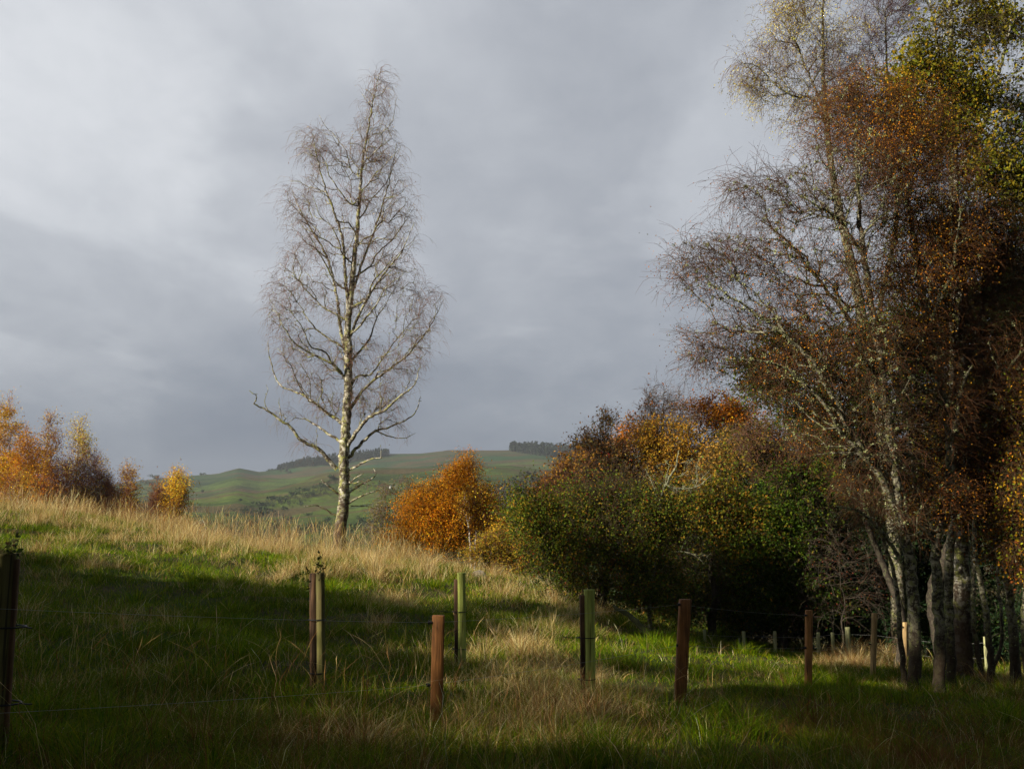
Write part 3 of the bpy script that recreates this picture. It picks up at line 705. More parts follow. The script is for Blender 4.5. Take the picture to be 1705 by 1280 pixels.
mid('larch_tree', 'half-bare spiky tree with grey lichened twigs poking above the thicket', 'tree', 33, 1005,
    [(1008, 715, 14, 28), (990, 745, 34, 24), (1015, 760, 40, 30), (985, 790, 45, 30), (1035, 790, 40, 30)], 11000, ([(0.22, 0.11, 0.03), (0.19, 0.15, 0.04)], [2, 1]), seed=45, twn=4, pref=(.5, 1.0),
    twc=GREYTW, twp=(1, 1, 1), lichen=300, droop=-.05)
mid('birch_tree', 'rusty orange birch at the left end of the thicket', 'tree', 31, 950,
    [(955, 783, 28, 26), (925, 812, 20, 24), (965, 800, 40, 35), (945, 835, 45, 35), (905, 830, 16, 20)], 11500, ([(0.22, 0.10, 0.02), (0.30, 0.14, 0.018), (0.13, 0.075, 0.03)], [3, 3, 2]), ([(0.34, 0.17, 0.02), (0.22, 0.10, 0.03)], [2, 1]), seed=46, twn=5, twc=REDTW, twp=(1, 1, 1))
mid('hawthorn_tree', 'dark green hawthorn with dull red berry clusters, left front of the thicket', 'tree', 24, 1000,
    [(1000, 860, 70, 60), (950, 890, 70, 55), (1030, 890, 80, 70), (900, 870, 42, 34), (880, 850, 22, 24), (985, 945, 85, 42), (1080, 850, 50, 50), (1060, 950, 60, 45), (930, 935, 50, 30), (1010, 820, 50, 32), (1000, 990, 80, 26), (1080, 990, 50, 30)],
    92000, ([(0.070, 0.098, 0.010), (0.036, 0.060, 0.008), (0.12, 0.130, 0.013), (0.17, 0.055, 0.015)], [4, 4, 3, 1]), ([(0.10, 0.130, 0.012), (0.055, 0.085, 0.010), (0.24, 0.16, 0.015)], [3, 2, 2]),
    seed=47, M=700, twL=(.35, 1.0), droop=-.04, leaf_s=(0.04, 0.08), bias=.4, berries=1500, r_base=.14, lichen=80)
mid('rowan_tree', 'green rowan bush in the middle of the thicket, right of the hawthorn', 'tree', 27, 1185,
    [(1190, 830, 60, 45), (1150, 870, 50, 45), (1230, 860, 60, 50), (1200, 910, 70, 50), (1140, 930, 45, 40), (1260, 910, 50, 50), (1180, 960, 90, 40), (1120, 1000, 60, 30), (1230, 1000, 70, 40), (1110, 880, 40, 60)], 64000, ([(0.065, 0.105, 0.012), (0.040, 0.070, 0.010), (0.14, 0.12, 0.015)], [4, 3, 2]),
    ([(0.085, 0.12, 0.012), (0.20, 0.16, 0.015), (0.26, 0.13, 0.015)], [3, 2, 2]), seed=48, twL=(.4, 1.1), droop=-.02, M=520, upleaf=.8)
mid('hazel_tree', 'dark leafy hazel filling the shade between the rowan and the twin-stemmed birches', 'tree', 26.5, 1300,
    [(1300, 1000, 70, 40), (1370, 1000, 60, 50), (1310, 830, 55, 60), (1290, 900, 60, 60), (1340, 880, 60, 60), (1300, 960, 60, 40), (1360, 800, 55, 50), (1390, 870, 50, 60)], 46000, DGRN, GRN, r_base=.07, seed=49, M=420, upleaf=.8)
mid('birch_tree', 'dusky red-brown birch haze left of the big right-hand birches', 'tree', 27, 1300,
    [(1290, 745, 60, 42), (1320, 790, 60, 45), (1260, 730, 40, 30), (1350, 740, 60, 50)], 6500, ([(0.09, 0.05, 0.02), (0.12, 0.07, 0.018)], [2, 1]), ([(0.14, 0.085, 0.02), (0.1, 0.09, 0.02)], [1, 1]), seed=50, M=420, twn=4, twc=REDTW, twp=(1, 1, 1))
tree('dead_tree', 'dead tree with pale lichen-crusted branches in front of the thicket', 'tree', 23.8, 1083,
    [(1095, 790, 24, 22), (1140, 770, 35, 20), (1120, 815, 30, 22), (1160, 790, 25, 16), (1088, 830, 20, 20), (1150, 900, 25, 10), (1160, 925, 22, 10), (1050, 960, 20, 20), (1110, 960, 20, 20)],
    trunks=[dict(p=[(1083, 1050), (1082, 1000), (1090, 940), (1098, 880), (1100, 830), (1112, 800), (1126, 775), (1130, 750)], r=np.array([.05, .045, .04, .034, .03, .028, .022, .012]), root=True),
            L([(1108, 806), (1130, 814), (1165, 808), (1185, 790)], .02, .006, dy=0, dy1=-.4), L([(1100, 850), (1090, 815), (1083, 795)], .03, .012, dy=0, dy1=-.3),
            L([(1092, 930), (1125, 918), (1150, 920), (1172, 938)], .022, .008, dy=0, dy1=-.5)],
    seed=51, M=70, twn=3, subn=1, twL=(.1, .25), twc=((0.22, 0.22, 0.15), (0.13, 0.11, 0.07)), bark=M_LICHENBARK, lichen=350)
tree('bramble_shrub', 'leafless reddish shrub of arching twigs in the dark behind the fence', 'shrub', 25.6, 1400,
    [(1380, 900, 45, 36), (1420, 930, 50, 45), (1370, 960, 40, 40), (1440, 980, 40, 40), (1340, 1010, 40, 35), (1400, 1020, 50, 30)], seed=52, M=150, twn=2, subn=1, twL=(.4, .9), twr=.0035, droop=.12,
    twc=((0.085, 0.042, 0.026), (0.10, 0.08, 0.055), (0.06, 0.05, 0.036)), twp=(1, 1, 1), leaf_n=350, leaf_s=(.035, .05), lo=([(0.2, 0.05, 0.025), (0.14, 0.06, 0.02)], [1, 1]), r_base=.03, pref=(.9, .4))

# ================================================================== RIGHT-HAND BIRCHES
BT = ((0.10, 0.040, 0.014), (0.070, 0.034, 0.016), (0.065, 0.052, 0.024))
BT1 = ((0.070, 0.040, 0.020), (0.085, 0.036, 0.018), (0.060, 0.052, 0.026))
tree('birch_tree', 'big lichened birch, leftmost of the close stems, bare branches reaching far left into the sky', 'tree', 16.0, 1522,
    [(1430, 300, 95, 90), (1330, 330, 80, 70), (1260, 320, 50, 45), (1230, 430, 70, 50), (1180, 460, 55, 55), (1300, 420, 70, 60), (1200, 580, 55, 50), (1260, 540, 60, 60),
     (1340, 520, 80, 80), (1420, 450, 80, 90), (1340, 620, 80, 70), (1440, 600, 80, 100), (1380, 720, 70, 60), (1460, 740, 60, 70), (1280, 620, 60, 50), (1430, 820, 50, 40), (1490, 860, 60, 40), (1220, 320, 25, 25), (1150, 430, 30, 35), (1165, 590, 30, 25)],
    trunks=[dict(p=[(1522, 1150), (1523, 1079), (1520, 1007), (1517, 936), (1507, 900), (1498, 864), (1493, 820), (1486, 760), (1478, 690), (1466, 600), (1452, 520), (1440, 440), (1432, 370), (1427, 300), (1424, 240)],
                 r=np.array([.10, .095, .09, .09, .075, .078, .074, .07, .066, .06, .054, .047, .038, .028, .014]), root=True),
            L([(1499, 870), (1470, 800), (1430, 740), (1402, 690), (1375, 640), (1348, 598), (1310, 560), (1270, 530), (1225, 500), (1180, 470)], .062, .010, dy=0, dy1=-.8),
            L([(1475, 680), (1430, 560), (1390, 500), (1350, 450), (1310, 400), (1270, 370)], .045, .009, dy=0, dy1=.6),
            L([(1450, 770), (1400, 720), (1380, 683), (1345, 645), (1313, 616), (1260, 600), (1210, 598)], .036, .007, dy=-.2, dy1=-1.1),
            L([(1519, 960), (1480, 900), (1462, 880), (1430, 850), (1400, 845)], .035, .008, dy=0, dy1=-.6),
            L([(1440, 430), (1400, 370), (1370, 350), (1340, 330)], .030, .007, dy=0, dy1=-.5)],
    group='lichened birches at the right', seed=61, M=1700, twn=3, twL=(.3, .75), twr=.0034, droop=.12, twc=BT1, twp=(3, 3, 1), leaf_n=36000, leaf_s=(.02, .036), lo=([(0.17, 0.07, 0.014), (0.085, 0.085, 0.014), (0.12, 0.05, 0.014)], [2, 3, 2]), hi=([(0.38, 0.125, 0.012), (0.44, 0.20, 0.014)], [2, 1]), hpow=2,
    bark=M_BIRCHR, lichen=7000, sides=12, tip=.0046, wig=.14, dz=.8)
tree('birch_tree', 'russet-topped birch, second of the close lichen-covered stems at the right', 'tree', 16.8, 1565,
    [(1440, 170, 75, 70), (1500, 210, 80, 80), (1400, 220, 60, 60), (1560, 290, 80, 100), (1500, 330, 70, 80), (1530, 440, 80, 90), (1480, 260, 80, 60), (1590, 400, 60, 80), (1520, 580, 60, 80), (1560, 680, 60, 70), (1545, 830, 70, 55)],
    trunks=[dict(p=[(1563, 1140), (1565, 1043), (1559, 954), (1559, 900), (1574, 838), (1581, 774), (1578, 700), (1562, 620), (1545, 540), (1530, 450), (1515, 360), (1495, 270), (1470, 190), (1450, 130)],
                 r=np.array([.098, .09, .085, .08, .072, .068, .070, .066, .058, .05, .042, .032, .022, .01]), root=True),
            L([(1572, 640), (1540, 605), (1508, 580), (1469, 541), (1440, 500)], .045, .010, dy=0, dy1=-.7),
            L([(1559, 900), (1540, 885), (1515, 860), (1500, 800), (1490, 740)], .040, .010, dy=0, dy1=-.6),
            L([(1556, 905), (1545, 860), (1528, 820), (1518, 770), (1510, 700)], .045, .012, dy=0, dy1=-.4),
            L([(1579, 760), (1592, 700), (1600, 650), (1618, 610)], .04, .012, dy=0, dy1=-.3), L([(1578, 700), (1560, 660), (1530, 640), (1500, 600), (1480, 620)], .036, .009, dy=0, dy1=-1.0),
            L([(1545, 540), (1575, 480), (1590, 420), (1600, 350)], .034, .008, dy=0, dy1=-.7), L([(1575, 820), (1545, 790), (1520, 760), (1480, 750), (1440, 765)], .034, .008, dy=0, dy1=-1.1)],
    group='lichened birches at the right', seed=62, M=1700, twn=4, twL=(.3, .6), twr=.0038, droop=.12, twc=BT, twp=(3, 3, 1), leaf_n=56000, gap=(.5, .9), gs=1.1, leaf_s=(.022, .04), lo=RUST,
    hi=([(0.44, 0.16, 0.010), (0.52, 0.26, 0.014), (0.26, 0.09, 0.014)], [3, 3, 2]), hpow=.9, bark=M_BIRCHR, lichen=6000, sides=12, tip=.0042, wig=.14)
tree('birch_tree', 'rusty birch forking low, just right of the russet-topped one', 'tree', 17.6, 1588,
    [(1620, 380, 60, 60), (1600, 450, 80, 90), (1660, 420, 60, 90), (1640, 560, 80, 90), (1580, 560, 60, 70), (1620, 680, 80, 70), (1680, 650, 50, 80), (1560, 760, 60, 60), (1650, 780, 60, 60)],
    trunks=[dict(p=[(1584, 1130), (1581, 1043), (1581, 918), (1588, 882), (1602, 810), (1617, 738), (1630, 660), (1632, 560), (1636, 500), (1640, 430), (1636, 350)],
                 r=np.array([.082, .075, .072, .068, .062, .058, .058, .05, .04, .03, .012]), root=True),
            L([(1604, 805), (1580, 740), (1590, 640), (1600, 540), (1606, 430), (1600, 330)], .055, .012, dy=0, dy1=.5),
            L([(1625, 690), (1660, 640), (1690, 600), (1730, 560)], .040, .012, dy=0, dy1=-.5)],
    group='lichened birches at the right', seed=63, M=1600, twn=4, twL=(.3, .6), twr=.004, droop=.12, twc=BT, twp=(3, 3, 1), leaf_n=40000, gap=(.45, .9), gs=1.1, leaf_s=(.022, .04), lo=RUST,
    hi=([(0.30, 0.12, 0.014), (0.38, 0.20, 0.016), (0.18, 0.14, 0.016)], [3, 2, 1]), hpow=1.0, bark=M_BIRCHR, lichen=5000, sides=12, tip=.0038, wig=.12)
tree('birch_tree', 'thin dark birch stem leaning left beside the big lichen-covered one', 'tree', 17.4, 1500,
    [(1440, 850, 35, 40), (1420, 800, 40, 40), (1450, 780, 35, 40)], trunks=[L([(1506, 1120), (1498, 1043), (1495, 993), (1484, 936), (1466, 892), (1452, 856), (1440, 810)], .05, .012, True)],
    group='lichened birches at the right', seed=64, M=130, twn=5, twL=(.2, .45), twc=BT, twp=(1, 1, 1), bark=M_BIRCHR, lichen=500)
def rb(px, Y, pts, r, label, seed, ells):
    tree('birch_tree', label, 'tree', Y, px, ells, trunks=[L([(a + 5 * math.sin(b_ * .05 + seed), b_) for a, b_ in pts], r * .78, r * .25, True)], group='lichened birches at the right', seed=seed, M=260, twn=5, twL=(.3, .6), twr=.0045, twc=BT, twp=(1, 1, 1),
         leaf_n=5500, leaf_s=(.045, .07), lo=RUST, hi=MIXO, hpow=1.2, bark=M_BIRCHR, lichen=500, sides=10)
rb(1608, 20.5, [(1608, 1100), (1603, 1000), (1600, 900), (1612, 800), (1610, 700)], .07, 'slim birch stem in shade, first right of the close lichened stems', 65, [(1610, 760, 50, 60), (1590, 690, 50, 60)])
rb(1632, 19.0, [(1632, 1118), (1626, 1040), (1618, 950), (1612, 860), (1618, 760)], .065, 'slim stem with a pale foot just left of the wavy one at the right', 66, [(1630, 780, 50, 60), (1640, 840, 50, 50)])
rb(1650, 18.5, [(1650, 1110), (1644, 1050), (1638, 990), (1624, 918), (1622, 850), (1636, 760), (1640, 640)], .085, 'wavy birch stem with pale bark patches, third from the right edge', 67, [(1650, 720, 50, 70), (1660, 640, 40, 60)])
rb(1658, 20.0, [(1654, 1120), (1664, 1060), (1660, 960), (1664, 860), (1668, 760)], .05, 'thin straight birch stem between the wavy stem and the thick edge stem', 68, [(1670, 800, 45, 60)])
rb(1686, 17.5, [(1690, 1140), (1686, 1060), (1684, 972), (1680, 900), (1684, 800), (1690, 680)], .12, 'thick scaly birch stem nearest the right edge', 69, [(1690, 800, 50, 70), (1695, 680, 45, 70), (1680, 900, 30, 40)])
rb(1712, 17.0, [(1712, 1150), (1708, 1060), (1714, 960), (1712, 860), (1716, 760)], .09, 'birch stem cut by the right edge of the photo', 70, [(1715, 800, 40, 70), (1710, 900, 35, 50)])

# trees behind them
tree('birch_tree', 'tall birch with thin pale-yellow fanning crown crossing the top edge', 'tree', 26.0, 1500,
    [(1370, 60, 80, 90), (1310, 40, 50, 50), (1290, 110, 60, 60), (1260, 140, 38, 45), (1350, 160, 70, 60), (1400, 120, 60, 70), (1340, -20, 80, 50), (1240, 100, 26, 30)],
    trunks=[dict(p=[(1500, 1080), (1480, 800), (1430, 500), (1388, 300), (1372, 150), (1370, 60), (1372, -60)], r=np.array([.2, .17, .13, .09, .055, .035, .012]), root=True),
            L([(1376, 210), (1352, 165), (1320, 160), (1290, 140), (1260, 110), (1235, 105)], .040, .008, dy=0, dy1=-.6), L([(1374, 190), (1345, 120), (1318, 60), (1290, 20)], .035, .007, dy=0, dy1=.5)],
    seed=71, M=620, twn=3, twL=(.4, .9), twr=.0042, droop=.26, twc=(GREYTW[1], BT[0], BT[1]), twp=(1, 1, 1), leaf_n=17000, gap=(.4, .8), leaf_s=(.035, .055), lo=([(0.40, 0.29, 0.05), (0.26, 0.13, 0.03)], [1, 1]), hi=([(0.58, 0.50, 0.10), (0.50, 0.37, 0.07)], [2, 1]), hpow=.8,
    bark=M_BIRCHR, tip=.0045)
tree('birch_tree', 'bare purple-twigged birch at the top edge, left of the large-leaved tree', 'tree', 27.0, 1470,
    [(1470, 40, 60, 60), (1450, 90, 50, 50), (1500, 20, 50, 50), (1480, -20, 70, 50)], seed=72, M=300, twn=3, twL=(.4, .8), twr=.0045, droop=.1, twc=((0.10, 0.05, 0.05), (0.08, 0.05, 0.055)), leaf_n=500, leaf_s=(.03, .05), lo=LOB,
    r_base=.13, bark=M_BIRCHR)
tree('wych_elm', 'large-leaved yellow-green tree with white stems in the top right corner', 'tree', 19.2, 1600,
    [(1580, 40, 70, 55), (1560, 110, 55, 50), (1640, 60, 60, 60), (1600, 160, 60, 40), (1690, 60, 40, 60), (1670, 150, 50, 50), (1640, 210, 55, 45), (1540, 190, 50, 35), (1600, -30, 90, 50), (1500, 150, 40, 25), (1690, 230, 40, 50), (1640, 280, 60, 45), (1690, 320, 40, 50), (1575, 230, 45, 30), (1530, 110, 30, 60)],
    trunks=[dict(p=[(1600, 1090), (1596, 800), (1592, 500), (1588, 300), (1585, 160), (1583, 50), (1580, -60)], r=np.array([.2, .17, .13, .095, .07, .05, .02]), root=True),
            L([(1590, 260), (1568, 160), (1560, 70), (1548, 0)], .05, .012, dy=0, dy1=.4), L([(1592, 300), (1640, 200), (1670, 100), (1690, 0)], .055, .012, dy=0, dy1=-.4)],
    seed=73, M=520, twn=4, twL=(.3, .6), twr=.005, droop=.1, leaf_n=40000, gap=(.30, 1.15), gs=1.9, leaf_s=(.06, .10), lo=([(0.12, 0.125, 0.016), (0.17, 0.15, 0.018), (0.08, 0.10, 0.014)], [3, 3, 2]), hi=YGR, hpow=.9, bark=M_BIRCH, upleaf=.4)
tree('holly_tree', 'dark green tree hanging along the right edge of the photo', 'tree', 19.5, 1720,
    [(1700, 300, 40, 60), (1695, 400, 38, 60), (1700, 500, 40, 60), (1720, 200, 50, 70), (1700, 600, 40, 60)], seed=74, M=330, twn=3, leaf_n=13000, leaf_s=(.06, .10), lo=DGRN, hi=GRN, r_base=.15)
tree('oak_tree', 'dark green leafy tree showing against the sky below the bare left branches', 'tree', 23.0, 1490,
    [(1275, 630, 45, 40), (1255, 600, 30, 30), (1320, 660, 60, 45), (1350, 590, 60, 50), (1400, 640, 60, 60), (1440, 560, 60, 60), (1480, 640, 60, 70), (1370, 700, 60, 40), (1300, 565, 36, 24), (1520, 560, 60, 60)], seed=75, M=560, twn=3, twL=(.3, .6), twr=.006,
    leaf_n=30000, leaf_s=(.06, .10), lo=DGRN, hi=([(0.07, 0.105, 0.016), (0.10, 0.11, 0.018), (0.04, 0.06, 0.012)], [3, 2, 2]), r_base=.1, hpow=.8)
tree('alder_tree', 'olive and rust leafy tree seen through the twigs of the right-hand birches', 'tree', 24.0, 1570,
    [(1560, 400, 80, 80), (1620, 500, 80, 80), (1500, 480, 60, 60), (1560, 600, 80, 70), (1650, 620, 70, 80), (1600, 720, 90, 70), (1690, 480, 50, 80), (1480, 720, 70, 60), (1540, 810, 70, 60), (1650, 830, 70, 60)], gap=(.5, .9), seed=76, M=620, twn=3, twL=(.3, .6), twr=.006,
    leaf_n=42000, leaf_s=(.065, .11), lo=([(0.045, 0.055, 0.014), (0.08, 0.05, 0.016), (0.03, 0.045, 0.012)], [3, 2, 2]), hi=([(0.09, 0.09, 0.016), (0.16, 0.08, 0.016), (0.06, 0.07, 0.016)], [2, 2, 2]), r_base=.22, hpow=.8)

# dark evergreen belt behind ---------------------------------------------------
def spruce(px, Y, top, hw, label, seed, bot=None):
    rng = np.random.default_rng(seed); b = P(px, 1000, Y); b[2] = gz(b[0], b[1]); tp = P(px, top, Y)[2]; H = tp - b[2]
    root = empty('spruce_tree', tuple(b), label, 'tree', 'dark spruces behind the right-hand birches')
    A = Acc(); pp, rr = resample([b - [0, 0, .3], b + [0, 0, H * .5], b + [0, 0, H]], [.16, .10, .02], .4, rng, .02); tube_one(A, pp, rr, 8, .04, rng)
    n = 260; h = rng.random(n) ** 0.8; az = rng.uniform(0, 6.283, n); Rm = hw * Y / FPX
    Lb = Rm * (1 - h) ** 0.7 * rng.uniform(.75, 1.1, n) + .25
    st = b + np.stack([0 * h, 0 * h, .4 + h * (H - .5)], 1); d0 = np.stack([np.cos(az), np.sin(az), 0.15 + 0 * az], 1)
    TWg = Acc(); pts = twigs(TWg, rng, st, d0, Lb, .12, 6, .012, pal(rng, n, [(0.05, 0.04, 0.03)], [1]), .06)
    F = Acc(); m = 26000; bi = rng.integers(0, n, m); t = rng.random(m) ** .7 * 4.99; k = t.astype(int); f = (t - k)[:, None]
    q = pts[bi, k] * (1 - f) + pts[bi, k + 1] * f; side = norm(np.cross(pts[bi, 5] - pts[bi, 0], [0, 0, 1.0]))
    q = q + side * rng.normal(0, .22, (m, 1)) * (1.2 - t[:, None] / 5) + rng.normal(size=(m, 3)) * [.03, .03, .05]
    leaves(F, q, rng.uniform(.07, .14, m), rng, pal(rng, m, [(0.016, 0.034, 0.012), (0.022, 0.040, 0.014)], [1, 1]), -.2, .35, norm(side * 1.0 * np.sign(rng.normal(size=(m, 1))) + [0, 0, -.5]))
    A.obj('trunk', M_DARKBARK, root, smooth=True); TWg.obj('branches', M_DARKBARK, root); F.obj('crown', M_LEAF, root)
for i, (px, Y, top, hw, lab) in enumerate([(1130, 33, 820, 70, 'dark spruce behind the dead lichened tree'), (1215, 31, 790, 80, 'dark spruce behind the green rowan bush'),
        (1300, 29, 730, 85, 'dark spruce behind the leafless bramble'), (1385, 28, 640, 95, 'dark spruce filling the gap left of the big birch stems'),
        (1465, 27, 560, 100, 'dark spruce just left of the close birch stems'), (1550, 27.5, 520, 100, 'dark spruce directly behind the close birch stems'),
        (1630, 26, 480, 100, 'dark spruce behind the slim shaded stems'), (1710, 25, 420, 110, 'dark spruce behind the right edge stems'), (1800, 24, 380, 110, 'dark spruce beyond the right edge')]):
    spruce(px, Y, top, hw, lab, 200 + i)
def under(px, Y, ells, label, seed, n=16000):
    tree('yew_shrub', label, 'shrub', Y, px, ells, group='dark understorey shrubs', seed=seed, M=260, twn=3, leaf_n=n, leaf_s=(.06, .10), lo=DGRN, hi=DGRN, r_base=.06, upleaf=.6)
under(1120, 30, [(1120, 1000, 60, 40), (1170, 1020, 60, 40), (1080, 990, 50, 40)], 'low dark shrub behind the dead tree foot', 81)
under(1240, 29, [(1230, 1010, 70, 45), (1290, 1030, 60, 40), (1200, 980, 50, 40)], 'low dark shrub behind the far short posts', 82)
under(1340, 28.5, [(1350, 1000, 70, 60), (1400, 1040, 60, 40), (1440, 980, 60, 60)], 'low dark shrub behind the bramble', 83)
under(1490, 27.5, [(1490, 1030, 70, 50), (1560, 1040, 70, 50), (1520, 960, 70, 60)], 'low dark shrub behind the close birch stems', 84)
under(1650, 25.5, [(1640, 1040, 70, 50), (1720, 1050, 70, 60), (1690, 970, 80, 60)], 'low dark shrub behind the right edge stems', 85)

# ================================================================== FENCE POSTS, WIRES, TREE SHELTERS
def mat_wood(name, col, stain, scale=1.0):
    m = bpy.data.materials.new(name); m.use_nodes = True; N = NT(m.node_tree)
    o = N.n('ShaderNodeOutputMaterial'); tcn = N.n('ShaderNodeTexCoord'); oc = tcn.outputs['Object']
    g = N.noise(N.mapping(oc, (1, 1, 0.05)), 60 * scale, 5, 0.6); s = N.noise(N.mapping(oc, (1, 1, 0.35)), 7, 5, 0.65)
    c = N.mix(N.ramp(s, [(0.42, 0.0), (0.62, 0.85)]), col, stain)
    c = N.mix(1.0, c, N.ramp(g, [(0.3, 0.55), (0.7, 1.35)]), 'MULTIPLY')
    ck = N.noise(N.mapping(oc, (1, 1, 0.03), loc=(3, 8, 2)), 38, 3, 0.5, 0.4)
    c = N.mix(N.ramp(ck, [(0.36, 0.85), (0.40, 0.0)]), c, (stain[0] * .25, stain[1] * .25, stain[2] * .25))
    p = N.n('ShaderNodeBsdfPrincipled', ins={'Roughness': 0.8, 'Specular IOR Level': 0.25}); N.l(c, p.inputs['Base Color'])
    b = N.n('ShaderNodeBump'); b.inputs['Strength'].default_value = 0.7; b.inputs['Distance'].default_value = 0.006
    N.l(g, b.inputs['Height']); N.l(b.outputs[0], p.inputs['Normal']); N.l(p.outputs[0], o.inputs[0]); return m
M_POST = mat_wood('post_red_brown', (0.26, 0.108, 0.030), (0.14, 0.060, 0.020))
M_POSTP = mat_wood('post_pale_larch', (0.40, 0.27, 0.12), (0.24, 0.16, 0.07))
M_POSTO = mat_wood('post_orange_brown', (0.34, 0.155, 0.045), (0.22, 0.10, 0.035))
M_POSTG = mat_wood('post_green_grey', (0.36, 0.37, 0.17), (0.24, 0.23, 0.12))
M_STAKE = mat_wood('stake_brown', (0.15, 0.080, 0.040), (0.09, 0.052, 0.030))
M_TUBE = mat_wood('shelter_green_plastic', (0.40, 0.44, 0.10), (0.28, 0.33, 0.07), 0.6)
M_TUBE_SHADE = mat_wood('shelter_shaded_plastic', (0.13, 0.12, 0.035), (0.10, 0.075, 0.03), 0.6)  # darker copy of the shelter plastic, shade put into its colour
M_BLACK = mat_plain('black_plastic', (0.012, 0.012, 0.012), 0.5)
M_WIRE = mat_plain('galvanised_wire', (0.30, 0.30, 0.28), 0.45)

def prism(acc, b, t, w, d, yaw, rng, rings=14, chamfer=0.12, rnd=False, dome=0.0):
    """square (or round) timber from b to t with slightly uneven faces"""
    if rnd: an = np.arange(14) * 2 * math.pi / 14; prof = np.stack([np.cos(an) * w / 2, np.sin(an) * d / 2], 1)
    else:
        c = chamfer * min(w, d); x, y = w / 2, d / 2
        prof = np.array([(x - c, -y), (x, -y + c), (x, y - c), (x - c, y), (-x + c, y), (-x, y - c), (-x, -y + c), (-x + c, -y)])
    cy_, sy_ = math.cos(yaw), math.sin(yaw); prof = prof @ np.array([[cy_, sy_], [-sy_, cy_]]); S = len(prof)
    V = []
    for k in range(rings):
        f = k / (rings - 1); c = b * (1 - f) + t * f
        q = prof * (1 + rng.normal(0, .012)) + rng.normal(0, .0012, prof.shape)
        V.append(np.c_[q, np.zeros(S)] + c)
    q = prof * (0.90 if not dome else 0.8); V.append(np.c_[q, np.zeros(S)] + t + [0, 0, 0.006 + dome])
    V = np.concatenate(V); n = rings + 1
    k = np.arange(n - 1)[:, None] * S; s = np.arange(S)[None]
    Q = np.stack([k + s, k + (s + 1) % S, k + S + (s + 1) % S, k + S + s], -1).reshape(-1, 4)
    V = np.vstack([V, t + [0, 0, 0.008 + dome * 1.2]]); tp = (n - 1) * S
    T = np.stack([tp + np.arange(S), tp + (np.arange(S) + 1) % S, np.full(S, n * S)], 1)
    acc.add(V, Q, T)
rngp = np.random.default_rng(900)

# nearest wire fence: base px, base py, top px, top py, distance, width, material, round
FP = [(-190, 1330, -188, 960, 5.2, .10, M_POST, False), (726, 1236, 730, 1025, 8.8, .106, M_POST, False), (1132, 1176, 1141, 998, 11.5, .128, M_POST, False),
      (1346, 1150, 1347, 1016, 14.6, .092, M_POSTO, False), (1453, 1128, 1456, 1021, 18.6, .105, M_POSTP, True), (1507, 1128, 1507, 1036, 21.0, .10, M_POSTP, True),
      (1608, 1130, 1608, 1060, 27.0, .10, M_POSTP, True)]
WA = [(-190, 1004), (716, 1036), (1131, 1006), (1341, 1024), (1448, 1030), (1502, 1043), (1603, 1064)]
WB = [(-190, 1196), (713, 1140), (1129, 1074), (1341, 1078), (1448, 1072), (1502, 1074), (1603, 1090)]
root = empty('wire_fence', tuple(P(728, 1232, 8.8)), 'wire fence on brown timber posts running from left foreground to the right-hand birches', 'fence')
plab = [None, 'square red-brown post with a pale sawn top, front centre', 'wide leaning red-brown post with a pale sunlit edge', 'slim orange-brown post', 'round post, sunlit on its right side', 'pale straw-coloured post close to the birch stems', None]
wp = [[], []]
for i, (bx, by, tx, ty, Y, w, m, rd) in enumerate(FP):
    b = P(bx, by, Y); t = P(tx, ty, Y + 0.02); b[2] = gz(b[0], b[1]); b2 = b - (t - b) * 0.25
    a = Acc(); prism(a, b2, t, w, w if rd else w * .85, [0.1, .05, .02, .05, 0, 0, 0][i], rngp, rnd=rd, dome=0.0)
    po = a.obj('fence_post', m, root, smooth=rd)
    if plab[i]: po['label'] = plab[i]
    for j, WW in enumerate((WA, WB)):
        p = P(WW[i][0], WW[i][1], Y - 0.02); wp[j].append(p)
        ia = Acc(); e = np.array([w * .5 if i else 0.02, 0, 0])
        # ring insulator screwed in the side of the post
        tubes(ia, np.array([[p - [0.018, 0, 0], p + [0.002, 0, 0], p + [0.03, 0.0, 0]]]), np.array([[.011, .016, .007]]), 8)
        th = np.linspace(0, 2 * math.pi, 9); ring = np.stack([0 * th + p[0] - .012, p[1] + .016 * np.cos(th), p[2] + .016 * np.sin(th)], 1)
        tubes(ia, ring[None], np.full((1, 9), .005), 6)
        o = ia.obj('insulator', M_BLACK, None, origin=None); 
        for v in o.data.vertices: v.co -= root.location
        o.parent = po
for j in range(2):
    a = Acc()
    for k in range(len(wp[j]) - 1):
        p, q = wp[j][k], wp[j][k + 1]; f = np.linspace(0, 1, 14)[:, None]
        c = p * (1 - f) + q * f; c[:, 2] -= 0.02 * 4 * (f * (1 - f))[:, 0] * (1 if k else 0.8)
        tubes(a, c[None], np.full((1, 14), .0011), 6)
    a.obj('wire', M_WIRE, root, smooth=True)

